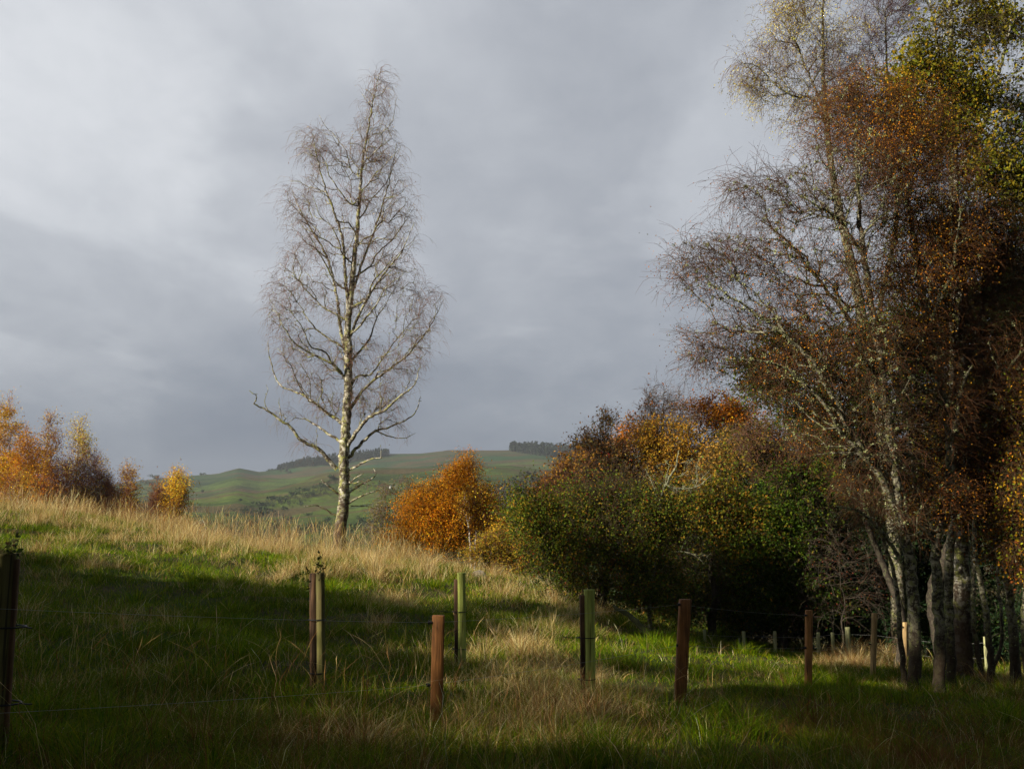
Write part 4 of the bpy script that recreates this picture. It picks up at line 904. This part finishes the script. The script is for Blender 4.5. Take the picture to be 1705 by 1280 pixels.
# second, far fence
FF = [(1173, 1048, 25, .075), (1184, 1061, 25.4, .04), (1231, 1062, 25.2, .045), (1238, 1051, 24.8, .085), (1290, 1051, 24.6, .08), (1362, 1053, 24.3, .09), (1386, 1053, 24.2, .08), (1411, 1044, 24, .115), (1592, 1064, 23.5, .08), (1640, 1060, 23, .08)]
b0 = P(1238, 1080, 24.8); b0[2] = gz(b0[0], b0[1])
r2 = empty('wire_fence', tuple(b0), 'distant fence of short grey-green posts against the dark wood beyond the sunlit grass', 'fence')
tops = []
for (px, py, Y, w) in FF:
    t = P(px, py, Y); b = t.copy(); b[2] = min(gz(t[0], t[1]) - .2, t[2] - .8)
    a = Acc(); prism(a, b, t, w, w, 0, rngp, rnd=True); a.obj('fence_post', M_POSTG, r2, smooth=True)
    if w > .06: tops.append(t)
for dzw in (-.12, -.45):
    a = Acc(); pts = np.array(tops) + [0, -.05, dzw]; pp, _ = resample(pts, np.ones(len(pts)), .8)
    tubes(a, pp[None], np.full((1, len(pp)), .002), 4); a.obj('wire', M_WIRE, r2)

# tree shelters (green tubes tied to stakes)
def sprig(name, label, base, h, n, seed, lf=40, group=None):
    rng = np.random.default_rng(seed); root = empty(name, tuple(base), label, 'sapling', group)
    A = Acc(); st = np.repeat(base[None], n, 0) + rng.normal(0, .012, (n, 3)) * [1, 1, 0]
    pts = twigs(A, rng, st - [0, 0, .25], rng.normal(0, .14, (n, 3)) + [0, 0, 1], np.full(n, h + .25) * rng.uniform(.7, 1.1, n), .0, 7, .003, pal(rng, n, [(.06, .04, .025)], [1]), .12)
    F = Acc(); k = rng.integers(0, n, lf); j = rng.integers(3, 7, lf); q = pts[k, j] + rng.normal(0, .01, (lf, 3))
    leaves(F, q, rng.uniform(.025, .05, lf), rng, pal(rng, lf, [(.035, .055, .012), (.07, .08, .02), (.06, .04, .015)], [3, 2, 1]), .2, .6)
    A.obj('stem', M_TWIG, root); F.obj('foliage', M_LEAF, root)
def shelter(px, ptop, pw, Y, stake_px, stake_top, stake_w, label, mat, lean=0.0, tie=(), seed=0, sap=None, tailside=-1):
    t = P(px, ptop, Y); r = pw / FPX * Y / 2; b = t.copy(); b[0] -= lean; b[2] = gz(b[0], b[1]) - .1
    org = b.copy(); org[2] += .1
    root = empty('tree_shelter', tuple(org), label, 'tree shelter', 'green tree shelters tied to stakes')
    S = 24; an = np.arange(S) * 2 * math.pi / S; A = Acc(); V = []
    hs = np.r_[np.linspace(0, .96, 12), .985, 1.0]; fl = np.r_[np.ones(12), 1.0, 1.07]
    rip = 1 + .045 * np.cos(an * 6)
    for h, f in zip(hs, fl): V.append((b * (1 - h) + t * h) + np.stack([np.cos(an) * r * f * rip, np.sin(an) * r * f * rip, 0 * an], 1) * (1.04 - .04 * h))
    V.append(t + np.stack([np.cos(an) * r * .98 * rip, np.sin(an) * r * .98 * rip, 0 * an], 1))
    for h in (.93, .8, .6): V.append((b * (1 - h) + t * h) + np.stack([np.cos(an) * r * .90 * rip, np.sin(an) * r * .90 * rip, 0 * an], 1))
    n = len(V); k = np.arange(n - 1)[:, None] * S; s = np.arange(S)[None]
    Q = np.stack([k + s, k + (s + 1) % S, k + S + (s + 1) % S, k + S + s], -1).reshape(-1, 4); A.add(np.concatenate(V), Q)
    A.obj('tube', mat, root, smooth=True)
    st = P(stake_px, stake_top, Y + .01); sw = stake_w / FPX * Y; sb = st.copy(); sb[0] -= lean; sb[2] = b[2] - .1
    A = Acc(); prism(A, sb, st, sw, sw * .9, .1, rngp); A.obj('stake', M_STAKE, root)
    for (py, tail) in tie:
        A = Acc(); c = P((px + stake_px) / 2, py, Y); f = (c[2] - b[2]) / (t[2] - b[2]); c[0] = (b[0] * (1 - f) + t[0] * f + sb[0] * (1 - f) + st[0] * f) / 2
        hw = abs(stake_px - px) / FPX * Y / 2; th = np.linspace(0, 2 * math.pi, 25)
        ring = np.stack([c[0] + np.cos(th) * (hw + max(r, sw / 2) * 1.12), c[1] + np.sin(th) * r * 1.22, c[2] + 0 * th], 1)
        tubes(A, ring[None], np.full((1, 25), .005), 4)
        if tail:
            e = ring[12] if tailside < 0 else ring[0]; f2 = np.linspace(0, 1, 5)[:, None]
            tubes(A, (e + f2 * np.array([tailside * tail, -.03, -.012]) + (f2 ** 2) * [0, 0, tail * .15])[None], np.full((1, 5), .004), 4)
        A.obj('tie', M_BLACK, root)
    if sap: sprig('sapling', sap, t - [0, 0, .02], .17 if Y > 7 else .14, 8, seed, 110)
shelter(4, 921, 42, 6.0, 27, 932, 11, 'big dark tree shelter cut by the left edge of the photo', M_TUBE_SHADE, tie=[(1043, .05), (1170, .08)], seed=1, sap='dark leafy sapling tip above the left-edge tree shelter', tailside=1)
shelter(533, 953, 14, 10.2, 521, 955, 11, 'shaded tree shelter with a leafy tip, second from the left', M_TUBE_SHADE, lean=-.045, tie=[(1031, .05), (1120, 0)], seed=2, sap='leafy sapling tip poking out of the second shelter from the left')
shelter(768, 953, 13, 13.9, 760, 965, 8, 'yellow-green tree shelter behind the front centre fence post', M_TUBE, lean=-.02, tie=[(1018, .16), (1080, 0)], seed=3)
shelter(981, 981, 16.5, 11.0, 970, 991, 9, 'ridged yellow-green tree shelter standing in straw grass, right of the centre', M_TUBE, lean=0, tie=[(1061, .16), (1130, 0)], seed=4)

# rock and fallen log
def rock(px, py, Y, w, h, label):
    import bmesh
    bm = bmesh.new(); bmesh.ops.create_icosphere(bm, subdivisions=3, radius=1); r = np.random.default_rng(5)
    co = np.array([v.co for v in bm.verts]); f = 1 + .16 * clump(co, 2.2, 3) + .07 * clump(co, 6, 4)
    for v, k in zip(bm.verts, f): v.co = Vector((v.co.x * k * w, v.co.y * k * w * .8, v.co.z * k * h))
    me = bpy.data.meshes.new('rock'); bm.to_mesh(me); bm.free(); p = P(px, py, Y); p[2] = gz(p[0], p[1]) - h * .1
    o = link('rock', me, mat_plain('rock_stone', (0.28, 0.25, 0.19), .95, .4, 4, .6), None, tuple(p)); tag(o, label, 'rock')
rock(796, 952, 25.5, .22, .16, 'pale weathered rock half hidden in grass near the low rust shrub')
A = Acc(); rg = np.random.default_rng(8); p, q = P(1022, 1008, 20.8), P(1082, 1046, 20.2); q[2] = gz(q[0], q[1]) + .06; pp, rr = resample([p, (p + q) / 2 + [0, 0, .06], q], [.03, .055, .06], .1, rg, .012)
tube_one(A, pp, rr, 10, .06, rg); o = A.obj('fallen_log', mat_plain('mossy_log', (0.04, 0.042, 0.012), .95, .4, 9, .5), None, origin=tuple(q), smooth=True); tag(o, 'mossy fallen branch leaning down to the foot of the dead tree', 'log')

# ================================================================== FAR HILLSIDE: TREES AND PLANTATIONS
def hit(px, py, y0=110.0):
    Ys = np.r_[np.linspace(y0, 1250, 1200)]; pts = np.array([P(px, py, y) for y in (0.0, 1.0)]); dr = pts[1]
    X = dr[0] * Ys; Z = dr[2] * Ys; g = ground(X, Ys); k = np.where(Z <= g)[0]
    y = Ys[k[0]] if len(k) else RIDGE * .985
    return np.array([dr[0] * y, y, gz(dr[0] * y, y)])
M_FARLEAF = mat_leaf('far_foliage', 0.1, 0.9, 0.05)
def far_crown(F, T, p, h, w, rng, col, n=130, conifer=False):
    tt = np.array([[p - [0, 0, h * .1], p + [rng.normal() * w * .03, 0, h * .45], p + [0, 0, h * .85]]]); tubes(T, tt, np.array([[h * .035, h * .022, h * .006]]), 5, np.array([[.06, .05, .04]]))
    if conifer:
        z = rng.random(n) ** .8; a = rng.uniform(0, 6.283, n); r = w / 2 * (1 - z) * rng.uniform(.5, 1.1, n) + .02 * w
        q = p + np.stack([np.cos(a) * r, np.sin(a) * r, h * (.05 + .95 * z)], 1)
    else:
        nb = 7; c = p + np.stack([rng.normal(0, w * .22, nb), rng.normal(0, w * .22, nb), h * rng.uniform(.35, .82, nb)], 1)
        v = norm(rng.normal(size=(n, 3))) * rng.random((n, 1)) ** .4 * np.array([w * .27, w * .27, h * .2]); q = c[rng.integers(0, nb, n)] + v
    leaves(F, q, rng.uniform(.10, .2, n) * max(h, w) * (1 if n < 200 else .7), rng, pal(rng, n, col, [1] * len(col), .2), .1, .8)
FG = [(.028, .045, .018), (.04, .055, .02)]; FB = [(.07, .05, .03), (.05, .045, .025)]; FL = [(.06, .085, .02), (.08, .09, .025)]
hedge = 'small trees and bushes dotted over the far hillside'
def ft(px, py, hp, wp_, col, label, n=150, name='tree', group=None, dy=None):
    rng = np.random.default_rng(int(px * 7 + py)); p = hit(px, py); s = p[1] / FPX
    root = empty({'tree': 'hawthorn_tree'}.get(name, name), tuple(p), label, 'tree' if name != 'gorse_bush' else 'bush', group or hedge); F, T = Acc(), Acc()
    far_crown(F, T, p, hp * s, wp_ * s, rng, col, n); T.obj('trunk', M_TWIG, root); F.obj('crown', M_FARLEAF, root)
ft(263, 803, 14, 18, FG, 'windswept dark tree standing on the far left skyline', 260)
ft(238, 806, 8, 13, FG, 'low dark tree left of the windswept skyline tree')
ft(250, 808, 6, 14, FG, 'dark bush under the windswept skyline tree')
ft(336, 791, 4, 9, FG, 'tiny dark bush on the skyline right of the yellow-headed birch')
ft(452, 781, 6, 20, FG, 'dark bush on the skyline just left of the long plantation')
ft(479, 790, 11, 15, [(.06, .06, .035), (.045, .05, .03)], 'thin bare tree on the slope below the left end of the plantation', 90)
ft(337, 822, 9, 7, FG, 'small dark bush on the slope right of the yellow-headed birch')
ft(655, 812, 6, 9, FG, 'bush beside the white cottage on the hillside')
# a tiny white cottage gable on the hillside
p = hit(650, 813); s = p[1] / FPX; rt = empty('cottage', tuple(p), 'tiny white cottage on the far hillside behind the sparse shrub', 'house')
w2, d2, h2 = 1.5 * s, 2.2 * s, 2.4 * s
V = np.array([(-w2, -d2, -1), (w2, -d2, -1), (w2, d2, -1), (-w2, d2, -1), (-w2, -d2, h2), (w2, -d2, h2), (w2, d2, h2), (-w2, d2, h2), (0, -d2, h2 * 1.7), (0, d2, h2 * 1.7)]) + p
A = Acc(); A.add(V, [(0, 1, 5, 4), (1, 2, 6, 5), (2, 3, 7, 6), (3, 0, 4, 7)], [(4, 5, 8), (6, 7, 9)]); A.obj('wall', mat_plain('whitewash', (.75, .74, .70), .8, .1), rt)
A = Acc(); A.add(V[[4, 5, 6, 7, 8, 9]] * 1 + [0, 0, .12], [(0, 4, 5, 3), (1, 2, 5, 4)]); A.obj('roof', mat_plain('slate', (.10, .10, .11), .7, .2), rt)
lst = [(430, 868, 26, 26, FG), (412, 858, 14, 18, FG), (448, 858, 16, 20, FG), (418, 882, 18, 28, FG), (395, 878, 12, 16, FG), (452, 884, 20, 26, FL), (478, 872, 15, 18, FB), (470, 838, 10, 16, FG), (500, 842, 9, 14, FG),
       (355, 880, 16, 20, FG), (332, 884, 20, 22, FB), (376, 862, 9, 14, FG), (520, 826, 8, 18, FG), (538, 812, 8, 16, FG), (552, 800, 9, 22, FG), (505, 818, 6, 20, FG), (485, 825, 6, 22, FG), (455, 832, 6, 22, FG), (435, 842, 6, 20, FG),
       (545, 872, 14, 16, FG), (600, 874, 15, 18, FG), (612, 880, 18, 24, FG), (630, 872, 12, 14, FG), (520, 884, 16, 22, FL), (500, 890, 14, 22, FG), (590, 890, 18, 28, FL), (625, 895, 20, 28, FG), (540, 893, 14, 24, FG), (480, 895, 14, 26, FL), (470, 850, 9, 14, FG), (400, 835, 5, 10, FG), (512, 860, 7, 12, FG)]
for i, (px, py, h, w, c) in enumerate(lst):
    lab = 'bush or small tree dotted on the lower far hillside behind the straw grass'
    ft(px, py, h, w, c, lab, 110)
# woodland patches, one object each
def wood(name, label, gen, n, hpx, col, conifer, seed, nl=60):
    rng = np.random.default_rng(seed); F, T = Acc(), Acc(); first = None
    for i in range(n):
        px, py = gen(rng, i / n); p = hit(px, py); s = p[1] / FPX; h = hpx * s * rng.uniform(.75, 1.2)
        if first is None: first = p
        far_crown(F, T, p, h, h * (.5 if conifer else .9), rng, col, nl, conifer)
    F.V += T.V; F.C += T.C; F.Q += [q + F.n for q in T.Q]; F.n += T.n
    # keep it one mesh
    o = F.obj(name, M_FARLEAF, None, origin=tuple(first)); tag(o, label, kind='stuff')
DC = [(.020, .032, .018), (.028, .036, .022)]
def g1(r, f): px = 463 + f * 182; top = np.interp(px, [463, 490, 540, 600, 640], [779, 772, 768, 760, 756]); bot = np.interp(px, [463, 500, 560, 620, 645], [782, 778, 773, 763, 758]); return px + r.normal() * 2, r.uniform(top, bot + 1)
wood('plantation', 'long dark belt of trees along the far ridge left of and behind the lone birch', g1, 420, 10, DC, True, 1, 70)
def g2(r, f): px = 850 + f * 190; return px, r.uniform(748, np.interp(px, [850, 1000], [753, 772]))
wood('plantation', 'dark conifer plantation on the far ridge above the thicket', g2, 420, 13, DC, True, 2, 80)
def g3(r, f): px = 825 + f * 110; return px, r.uniform(np.interp(px, [825, 880, 930], [828, 812, 800]), 860)
wood('woodland', 'bluish green wood on the lower hillside between the orange beech and the thicket', g3, 120, 26, [(.03, .045, .02), (.045, .05, .02), (.06, .045, .03)], False, 3, 90)
def g4(r, f):
    px = r.uniform(330, 640); return px, r.uniform(np.interp(px, [330, 480, 640], [885, 880, 880]), 920)
wood('valley_scrub', 'mixed scrub low in the valley just above the grass crest', g4, 110, 13, [(.04, .055, .02), (.06, .07, .025), (.06, .045, .03)], False, 4, 60)
def g5(r, f):
    t = r.random(); px = 400 + t * 160; return px + r.normal() * 5, np.interp(t, [0, 1], [852, 800]) + abs(r.normal()) * 7
def g6(r, f):
    t = r.random(); return 478 + t * 170 + r.normal() * 4, np.interp(t, [0, .4, 1], [838, 815, 806]) + abs(r.normal()) * 5
wood('gorse_scrub', 'dark band of gorse scrub crossing the far hillside behind the lone birch', g6, 170, 5, [(.03, .042, .018), (.05, .045, .022)], False, 6, 40)
def g7(r, f):
    t = r.random(); return 322 + t * 150, np.interp(t, [0, .5, 1], [862, 846, 836]) + abs(r.normal()) * 2.5
wood('hedgerow', 'thin dark hedge line low on the far hillside right of the rounded yellow birch', g7, 110, 4, [(.03, .042, .018)], False, 7, 40)
wood('gorse_scrub', 'dark line of gorse scrub climbing the far hillside left of the lone birch', g5, 260, 5, [(.03, .042, .018), (.045, .05, .022)], False, 5, 40)

# ================================================================== TREES OUTSIDE THE FRAME THAT SHADE THE FOREGROUND
def shade_tree(q, r, H, R, cb, n, seed, ls=.34):
    """q across and r along the sun's direction; H height above eye level, R crown radius, cb crown bottom"""
    rng = np.random.default_rng(seed); ax = -SUN_AZ; ay = np.array([ax[1] * -1, ax[0]])
    xy = ax * r + ay * q; z = gz(*xy); b = np.array([xy[0], xy[1], z])
    root = empty('unseen_shade_tree', tuple(b), 'unseen leafy tree placed for its shade', 'tree', 'trees outside the frame shading the grass')
    A = Acc(); pp, rr = resample([b - [0, 0, .3], b + [0.1, .1, (H - z) * .5], b + [0, 0, (H - z) * .9]], [.28, .2, .04], .4, rng, .03); tube_one(A, pp, rr, 10, .05, rng)
    F = Acc(); c = np.array([xy[0], xy[1], (H + cb) / 2]); nb = 26
    bl = c + norm(rng.normal(size=(nb, 3))) * rng.random((nb, 1)) ** .4 * np.array([R * .72, R * .72, (H - cb) / 2 * .75])
    for k in bl:
        f = rng.uniform(.3, .6); s = pp[int(f * (len(pp) - 1))]; m_ = (s + k) / 2 + [0, 0, .2]; l1, l2 = resample([s, m_, k], [.07, .045, .015], .5, rng, .03); tube_one(A, l1, l2, 5, .04, rng)
    w = bl[rng.integers(0, nb, n)] + norm(rng.normal(size=(n, 3))) * rng.random((n, 1)) ** .5 * np.array([R * .42, R * .42, (H - cb) * .2])
    leaves(F, w, rng.uniform(ls * .6, ls * 1.2, n), rng, pal(rng, n, [(.06, .09, .02), (.12, .09, .02)], [2, 1]), .3, .8)
    A.obj('trunk', M_DARKBARK, root, smooth=True); F.obj('crown', M_LEAF, root)
TE = math.tan(SUN_EL)
for i, (q, r, re, R, cb, n) in enumerate([   # re: how far along the shade reaches on ground 2 m below the eye
        (20.2, -11, 6.0, 1.9, -.5, 8000), (18.2, -11, 9.5, 2.7, -.5, 11000), (15.8, -11, 10.0, 2.8, -1, 11000), (13.4, -12, 7.2, 2.4, -1, 10000), (11.4, -13, 7.6, 2.2, -1, 10000), (9.3, -13, 4.2, 2.0, -1, 14000), (7.3, -13, 4.2, 2.1, -1, 14000),
        (5.0, -13, 5.4, 2.4, -1, 11000), (2.5, -13, 8, 2.6, -1, 11000), (-1, -13, 8, 2.8, -1, 9000),
        (9.0, -22, 15.0, 2.2, 11.9, 13000), (12.0, -22, 18.0, 1.9, 14.2, 8000), (5.6, -22, 19.0, 2.3, 11.4, 13000), (3.6, -22, 22.0, 2.6, 8, 13000), (0.0, -22, 22, 3.2, 2, 10000), (-3.5, -22, 22, 3.2, 2, 9000), (17.5, -31, 18.0, 2.4, 17.6, 3600),  # unseen crowns raised and shaped to leave the sunlit patches open
        (17.1, -16, 10, 2.4, -1, 11000), (14.6, -16, 8.2, 2.2, -1, 11000), (12.4, -16, 7.6, 2.1, -1, 10000), (10.6, -16, 7.2, 1.9, -1, 10000), (8.3, -16, 4.1, 2.0, -1, 14000), (6.2, -16, 5.4, 2.0, -1, 12000), (3.8, -16, 7, 2.2, -1, 10000),
        (5.0, -27, 21.0, 2.6, 11.8, 12000), (7.4, -25, 16.0, 1.9, 13.2, 12000), (2.6, -24, 20.0, 2.4, 9.0, 12000)]):
    shade_tree(q, r, TE * (re - r) - 2.0, R, cb, n, 300 + i)
# unseen trees added behind and right, blocking skylight to deepen the shade
for i, (x, y, H, R) in enumerate([(-6, -11, 13, 4.2), (1, -9, 14, 4.5), (8, -8, 14, 4.5), (13, -2, 14, 4.6), (15, 6, 13, 4.5), (-1, -17, 16, 5), (9, -16, 16, 5), (18, -6, 15, 5), (19, 13, 13, 4.2)]):
    ax = -SUN_AZ; ay = np.array([ax[1] * -1, ax[0]]); shade_tree(x * ay[0] + y * ay[1], x * ax[0] + y * ax[1], H, R, 0.5, 11000, 340 + i, .5)
for i, (x, y, H, R) in enumerate([(-5.5, -4.5, 15, 6.0), (4.5, -4, 15, 6.5), (0, -10, 16, 6.5), (11, 1.5, 14, 5.0)]):  # unseen crowns added overhead to cut light from the zenith
    ax = -SUN_AZ; ay = np.array([ax[1] * -1, ax[0]]); shade_tree(x * ay[0] + y * ay[1], x * ax[0] + y * ax[1], H, R, 6.8, 15000, 360 + i, .6)

# ================================================================== GRASS
def sstep(a, b, x): t = np.clip((x - a) / (b - a), 0, 1); return t * t * (3 - 2 * t)
def sample_ground(rng, n, y0, y1, power, side=0.56, pad=1.2):
    u = rng.random(n); k = power + 1
    y = (y0 ** k + u * (y1 ** k - y0 ** k)) ** (1 / k) if abs(k) > 1e-6 else y0 * (y1 / y0) ** u
    x = (rng.random(n) * 2 - 1) * (side * y + pad)
    return x, y
def straw_amount(x, y, z):
    px, py = proj(np.stack([x, y, z], 1))
    n = .5 + .5 * wav(x, y, 1.1, 11) + .45 * wav(x, y, 3.0, 12) + .45 * wav(x, y, 8.0, 13); n = np.clip(n, 0, 1.8)
    s = .05 + .26 * n * n
    crest = sstep(17, 25, y) * (1 - sstep(820, 900, px)); s = s + crest * (-.10 + .52 * n)
    mid = np.exp(-((px - 890) / 95) ** 2 - ((py - 1180) / 90) ** 2); s = s + mid * .50
    m2 = np.exp(-((px - 960) / 60) ** 2 - ((py - 1030) / 30) ** 2); s = s + m2 * .6
    m3 = np.exp(-((px - 640) / 35) ** 2 - ((py - 1040) / 40) ** 2); s = s + m3 * .4
    m4 = np.exp(-((px - 1430) / 70) ** 2 - ((py - 1105) / 14) ** 2); s = s + m4 * .6
    m5 = sstep(1150, 1250, py) * (1 - sstep(650, 760, px)); s = s + m5 * .20 * (n + .2)
    green = np.exp(-((px - 1220) / 170) ** 2 - ((py - 1090) / 45) ** 2); s = s - green * .55
    g2_ = np.exp(-((px - 560) / 240) ** 2 - ((py - 1080) / 80) ** 2); s = s - g2_ * .22; s = s * (1 - .15 * (1 - sstep(16, 22, y)))
    return np.clip(s, .03, 1)
STRAW = [(.66, .50, .22), (.50, .34, .12), (.74, .60, .33), (.34, .20, .07), (.26, .22, .05)]
RUSTY = [(.20, .082, .026), (.13, .055, .018), (.26, .13, .045)]
GREEN = [(.100, .175, .003), (.165, .235, .004), (.050, .100, .003), (.22, .225, .006)]
GA = Acc(); rng = np.random.default_rng(77)
def blades(n, y0, y1, power, kind, K, hrange, w0, lean, keep=None, colfn=None, hmul=None, clumpy=0.0, per=28, crad=.09, outl=0.0):
    x, y = sample_ground(rng, n, y0, y1, power)
    if clumpy:
        m = max(1, n // per); cx_, cy_ = sample_ground(rng, m, y0, y1, power); k = rng.integers(0, m, n); pick = rng.random(n) < clumpy
        rr_ = np.abs(rng.normal(0, crad, n)) * (1 + cy_[k] * .02); a_ = rng.uniform(0, 6.283, n)
        x = np.where(pick, cx_[k] + np.cos(a_) * rr_, x); y = np.where(pick, cy_[k] + np.sin(a_) * rr_, y)
    ca = np.where(pick, a_, rng.uniform(0, 6.283, n)) if clumpy else rng.uniform(0, 6.283, n)
    z = ground(x, y)
    if clumpy and outl:
        s = straw_amount(cx_, cy_, ground(cx_, cy_))[k]; hk = rng.uniform(.6, 1.25, m)[k]
    else: s = straw_amount(x, y, z); hk = np.ones(n)
    pr = keep(x, y, z, s) if keep else np.ones(len(x)); m = rng.random(len(x)) < pr
    x, y, z, s, ca, hk = x[m], y[m], z[m], s[m], ca[m], hk[m]; N_ = len(x)
    h = rng.uniform(hrange[0], hrange[1], N_) * (hmul(x, y, z, s) if hmul else 1) * hk
    az = ca + rng.normal(0, .5, N_) if outl else rng.uniform(0, 6.283, N_); ln = np.abs(rng.normal(lean, lean * .6, N_))
    d = np.stack([np.cos(az), np.sin(az)], 1); t = np.linspace(0, 1, K)
    pts = np.zeros((N_, K, 3))
    pts[:, :, 0] = x[:, None] + d[:, :1] * (ln * h)[:, None] * t ** 1.8; pts[:, :, 1] = y[:, None] + d[:, 1:] * (ln * h)[:, None] * t ** 1.8
    pts[:, :, 2] = z[:, None] - .01 + h[:, None] * (t * (1 - .25 * np.clip(ln, 0, 1.5)[:, None] * t ** 2))
    if K > 3: pts[:, 1:, :2] += rng.normal(size=(N_, K - 1, 2)) * .012 * h[:, None, None]
    w = w0 * (1 + y / 11.0) * rng.uniform(.7, 1.3, N_)
    prof = (1 - t ** 1.6 * .85) if kind != 'seed' else np.where(t > .80, 1.7, .6)
    if kind == 'seed': prof = prof * np.where(t == 1, .3, 1)
    sa = rng.uniform(0, 6.283, N_); sa = np.where(rng.random(N_) < .5, rng.normal(0, .5, N_), sa)
    side = np.stack([np.cos(sa), np.sin(sa), 0 * sa], 1)
    C = np.clip(colfn(x, y, z, s, N_), .004, .8)
    ribbons(GA, pts, w[:, None] * prof[None] * .5, side, C)
def c_green(x, y, z, s, n):
    c = pal(rng, n, GREEN, [3, 2, 3, 2], .22); st = pal(rng, n, STRAW, [2, 2, 1, 2, 2], .2)
    c = np.where((rng.random(n) < s * .25)[:, None], st, c); return c * (1 + .22 * wav(x, y, 1.9, 21))[:, None]
def c_straw(x, y, z, s, n):
    c = pal(rng, n, STRAW, [4, 4, 2, 3, 2], .18); r = pal(rng, n, RUSTY, [3, 2, 2], .2)
    px, py = proj(np.stack([x, y, z], 1)); pr = .10 + .35 * sstep(1120, 1230, py) + .35 * (wav(x, y, .8, 22) > .55) + .25 * sstep(1150, 1300, px)
    return np.where((rng.random(n) < pr)[:, None], r, c)
def vis(x, y, z, s): return np.ones(len(x))
# short green sward, matted straw, long bent straws, seeded stalks
hz_ = lambda x, y, z, s: (.55 + .45 * (1 - sstep(960, 1080, proj(np.stack([x, y, z], 1))[0]))) * (.8 + .35 * wav(x, y, 2.3, 31) + .5 * s)
blades(520000, 5.2, 37, -.55, 'g', 3, (.06, .19), .0028, .9, colfn=c_green, hmul=hz_, clumpy=.45)
blades(400000, 5.2, 36, -.35, 's', 4, (.10, .34), .0017, .95, keep=lambda x, y, z, s: s ** 1.2 * 1.05, colfn=c_straw, hmul=lambda x, y, z, s: .5 + .6 * s, clumpy=.8)
blades(42000, 5.2, 34, -.3, 's', 5, (.25, .58), .0014, .6, keep=lambda x, y, z, s: s ** 1.7 * 1.1, colfn=c_straw, hmul=lambda x, y, z, s: .6 + .5 * s, clumpy=.7)
blades(12000, 5.2, 33, -.4, 'seed', 8, (.40, .75), .0014, .35, keep=lambda x, y, z, s: s ** 1.4, colfn=c_straw, hmul=lambda x, y, z, s: .75 + .3 * s)
# tussocks: dense tufts leaning outward
blades(230000, 5.2, 31, -.2, 's', 4, (.20, .50), .0016, .75, keep=lambda x, y, z, s: np.clip(s * 1.3, 0, 1), colfn=c_straw, hmul=lambda x, y, z, s: .55 + .6 * s + .45 * sstep(21, 26, y), clumpy=1.0, per=200, crad=.10, outl=1)
blades(90000, 5.2, 30, -.2, 'g', 4, (.14, .34), .0024, .8, keep=lambda x, y, z, s: np.clip(1.1 - s, .2, 1), colfn=c_green, clumpy=1.0, per=200, crad=.14, outl=1)
# long pale stalks along the crest round the lone birch, in uneven drifts
def drift(x, y): return np.clip(.45 + .75 * wav(x, y, 1.7, 41) + .5 * wav(x, y, 5.0, 42), .02, 1.2)
blades(22000, 26, 31, 0, 'seed', 7, (.45, 1.15), .0011, .25, keep=lambda x, y, z, s: drift(x, y) * sstep(280, 420, proj(np.stack([x, y, z], 1))[0]) * (1 - sstep(640, 760, proj(np.stack([x, y, z], 1))[0])), colfn=c_straw)
blades(8000, 24, 29, 0, 'seed', 7, (.40, .90), .0011, .35, keep=lambda x, y, z, s: drift(x, y) * (1 - sstep(300, 420, proj(np.stack([x, y, z], 1))[0])), colfn=c_straw)
blades(60000, 23, 31, 0, 's', 4, (.2, .62), .0014, .55, keep=lambda x, y, z, s: (1 - sstep(760, 860, proj(np.stack([x, y, z], 1))[0])) * drift(x + 3, y), colfn=c_straw, clumpy=.9, per=120, crad=.13, outl=1)
# thin wiry foreground stems
blades(1300, 5.5, 12, 0, 'seed', 8, (.4, .8), .0015, .6, colfn=c_straw)
g = GA.obj('grass', M_GRASS, None, origin=(0, 10, -1.5)); tag(g, 'long straw-coloured and green meadow grass covering the bank', kind='stuff')

# ================================================================== AIR
import bmesh
bm = bmesh.new(); bmesh.ops.create_cube(bm, size=1.0)
lo_, hi_ = np.array([-1950., -1550., -160.]), np.array([1950., 1950., 118.])
for v in bm.verts: v.co = Vector((np.array(v.co) + .5) * (hi_ - lo_) + lo_)
me = bpy.data.meshes.new('haze'); bm.to_mesh(me); bm.free()
mh = bpy.data.materials.new('haze'); mh.use_nodes = True; N = NT(mh.node_tree)
o_ = N.n('ShaderNodeOutputMaterial'); pv = N.n('ShaderNodeVolumePrincipled'); pv.inputs['Density'].default_value = HAZE_D
pv.inputs['Color'].default_value = (.80, .86, .95, 1); pv.inputs['Anisotropy'].default_value = 0.2; N.l(pv.outputs[0], o_.inputs['Volume'])
hz = link('haze', me, mh); tag(hz, 'thin pale haze that blues the far hillside', kind='stuff')
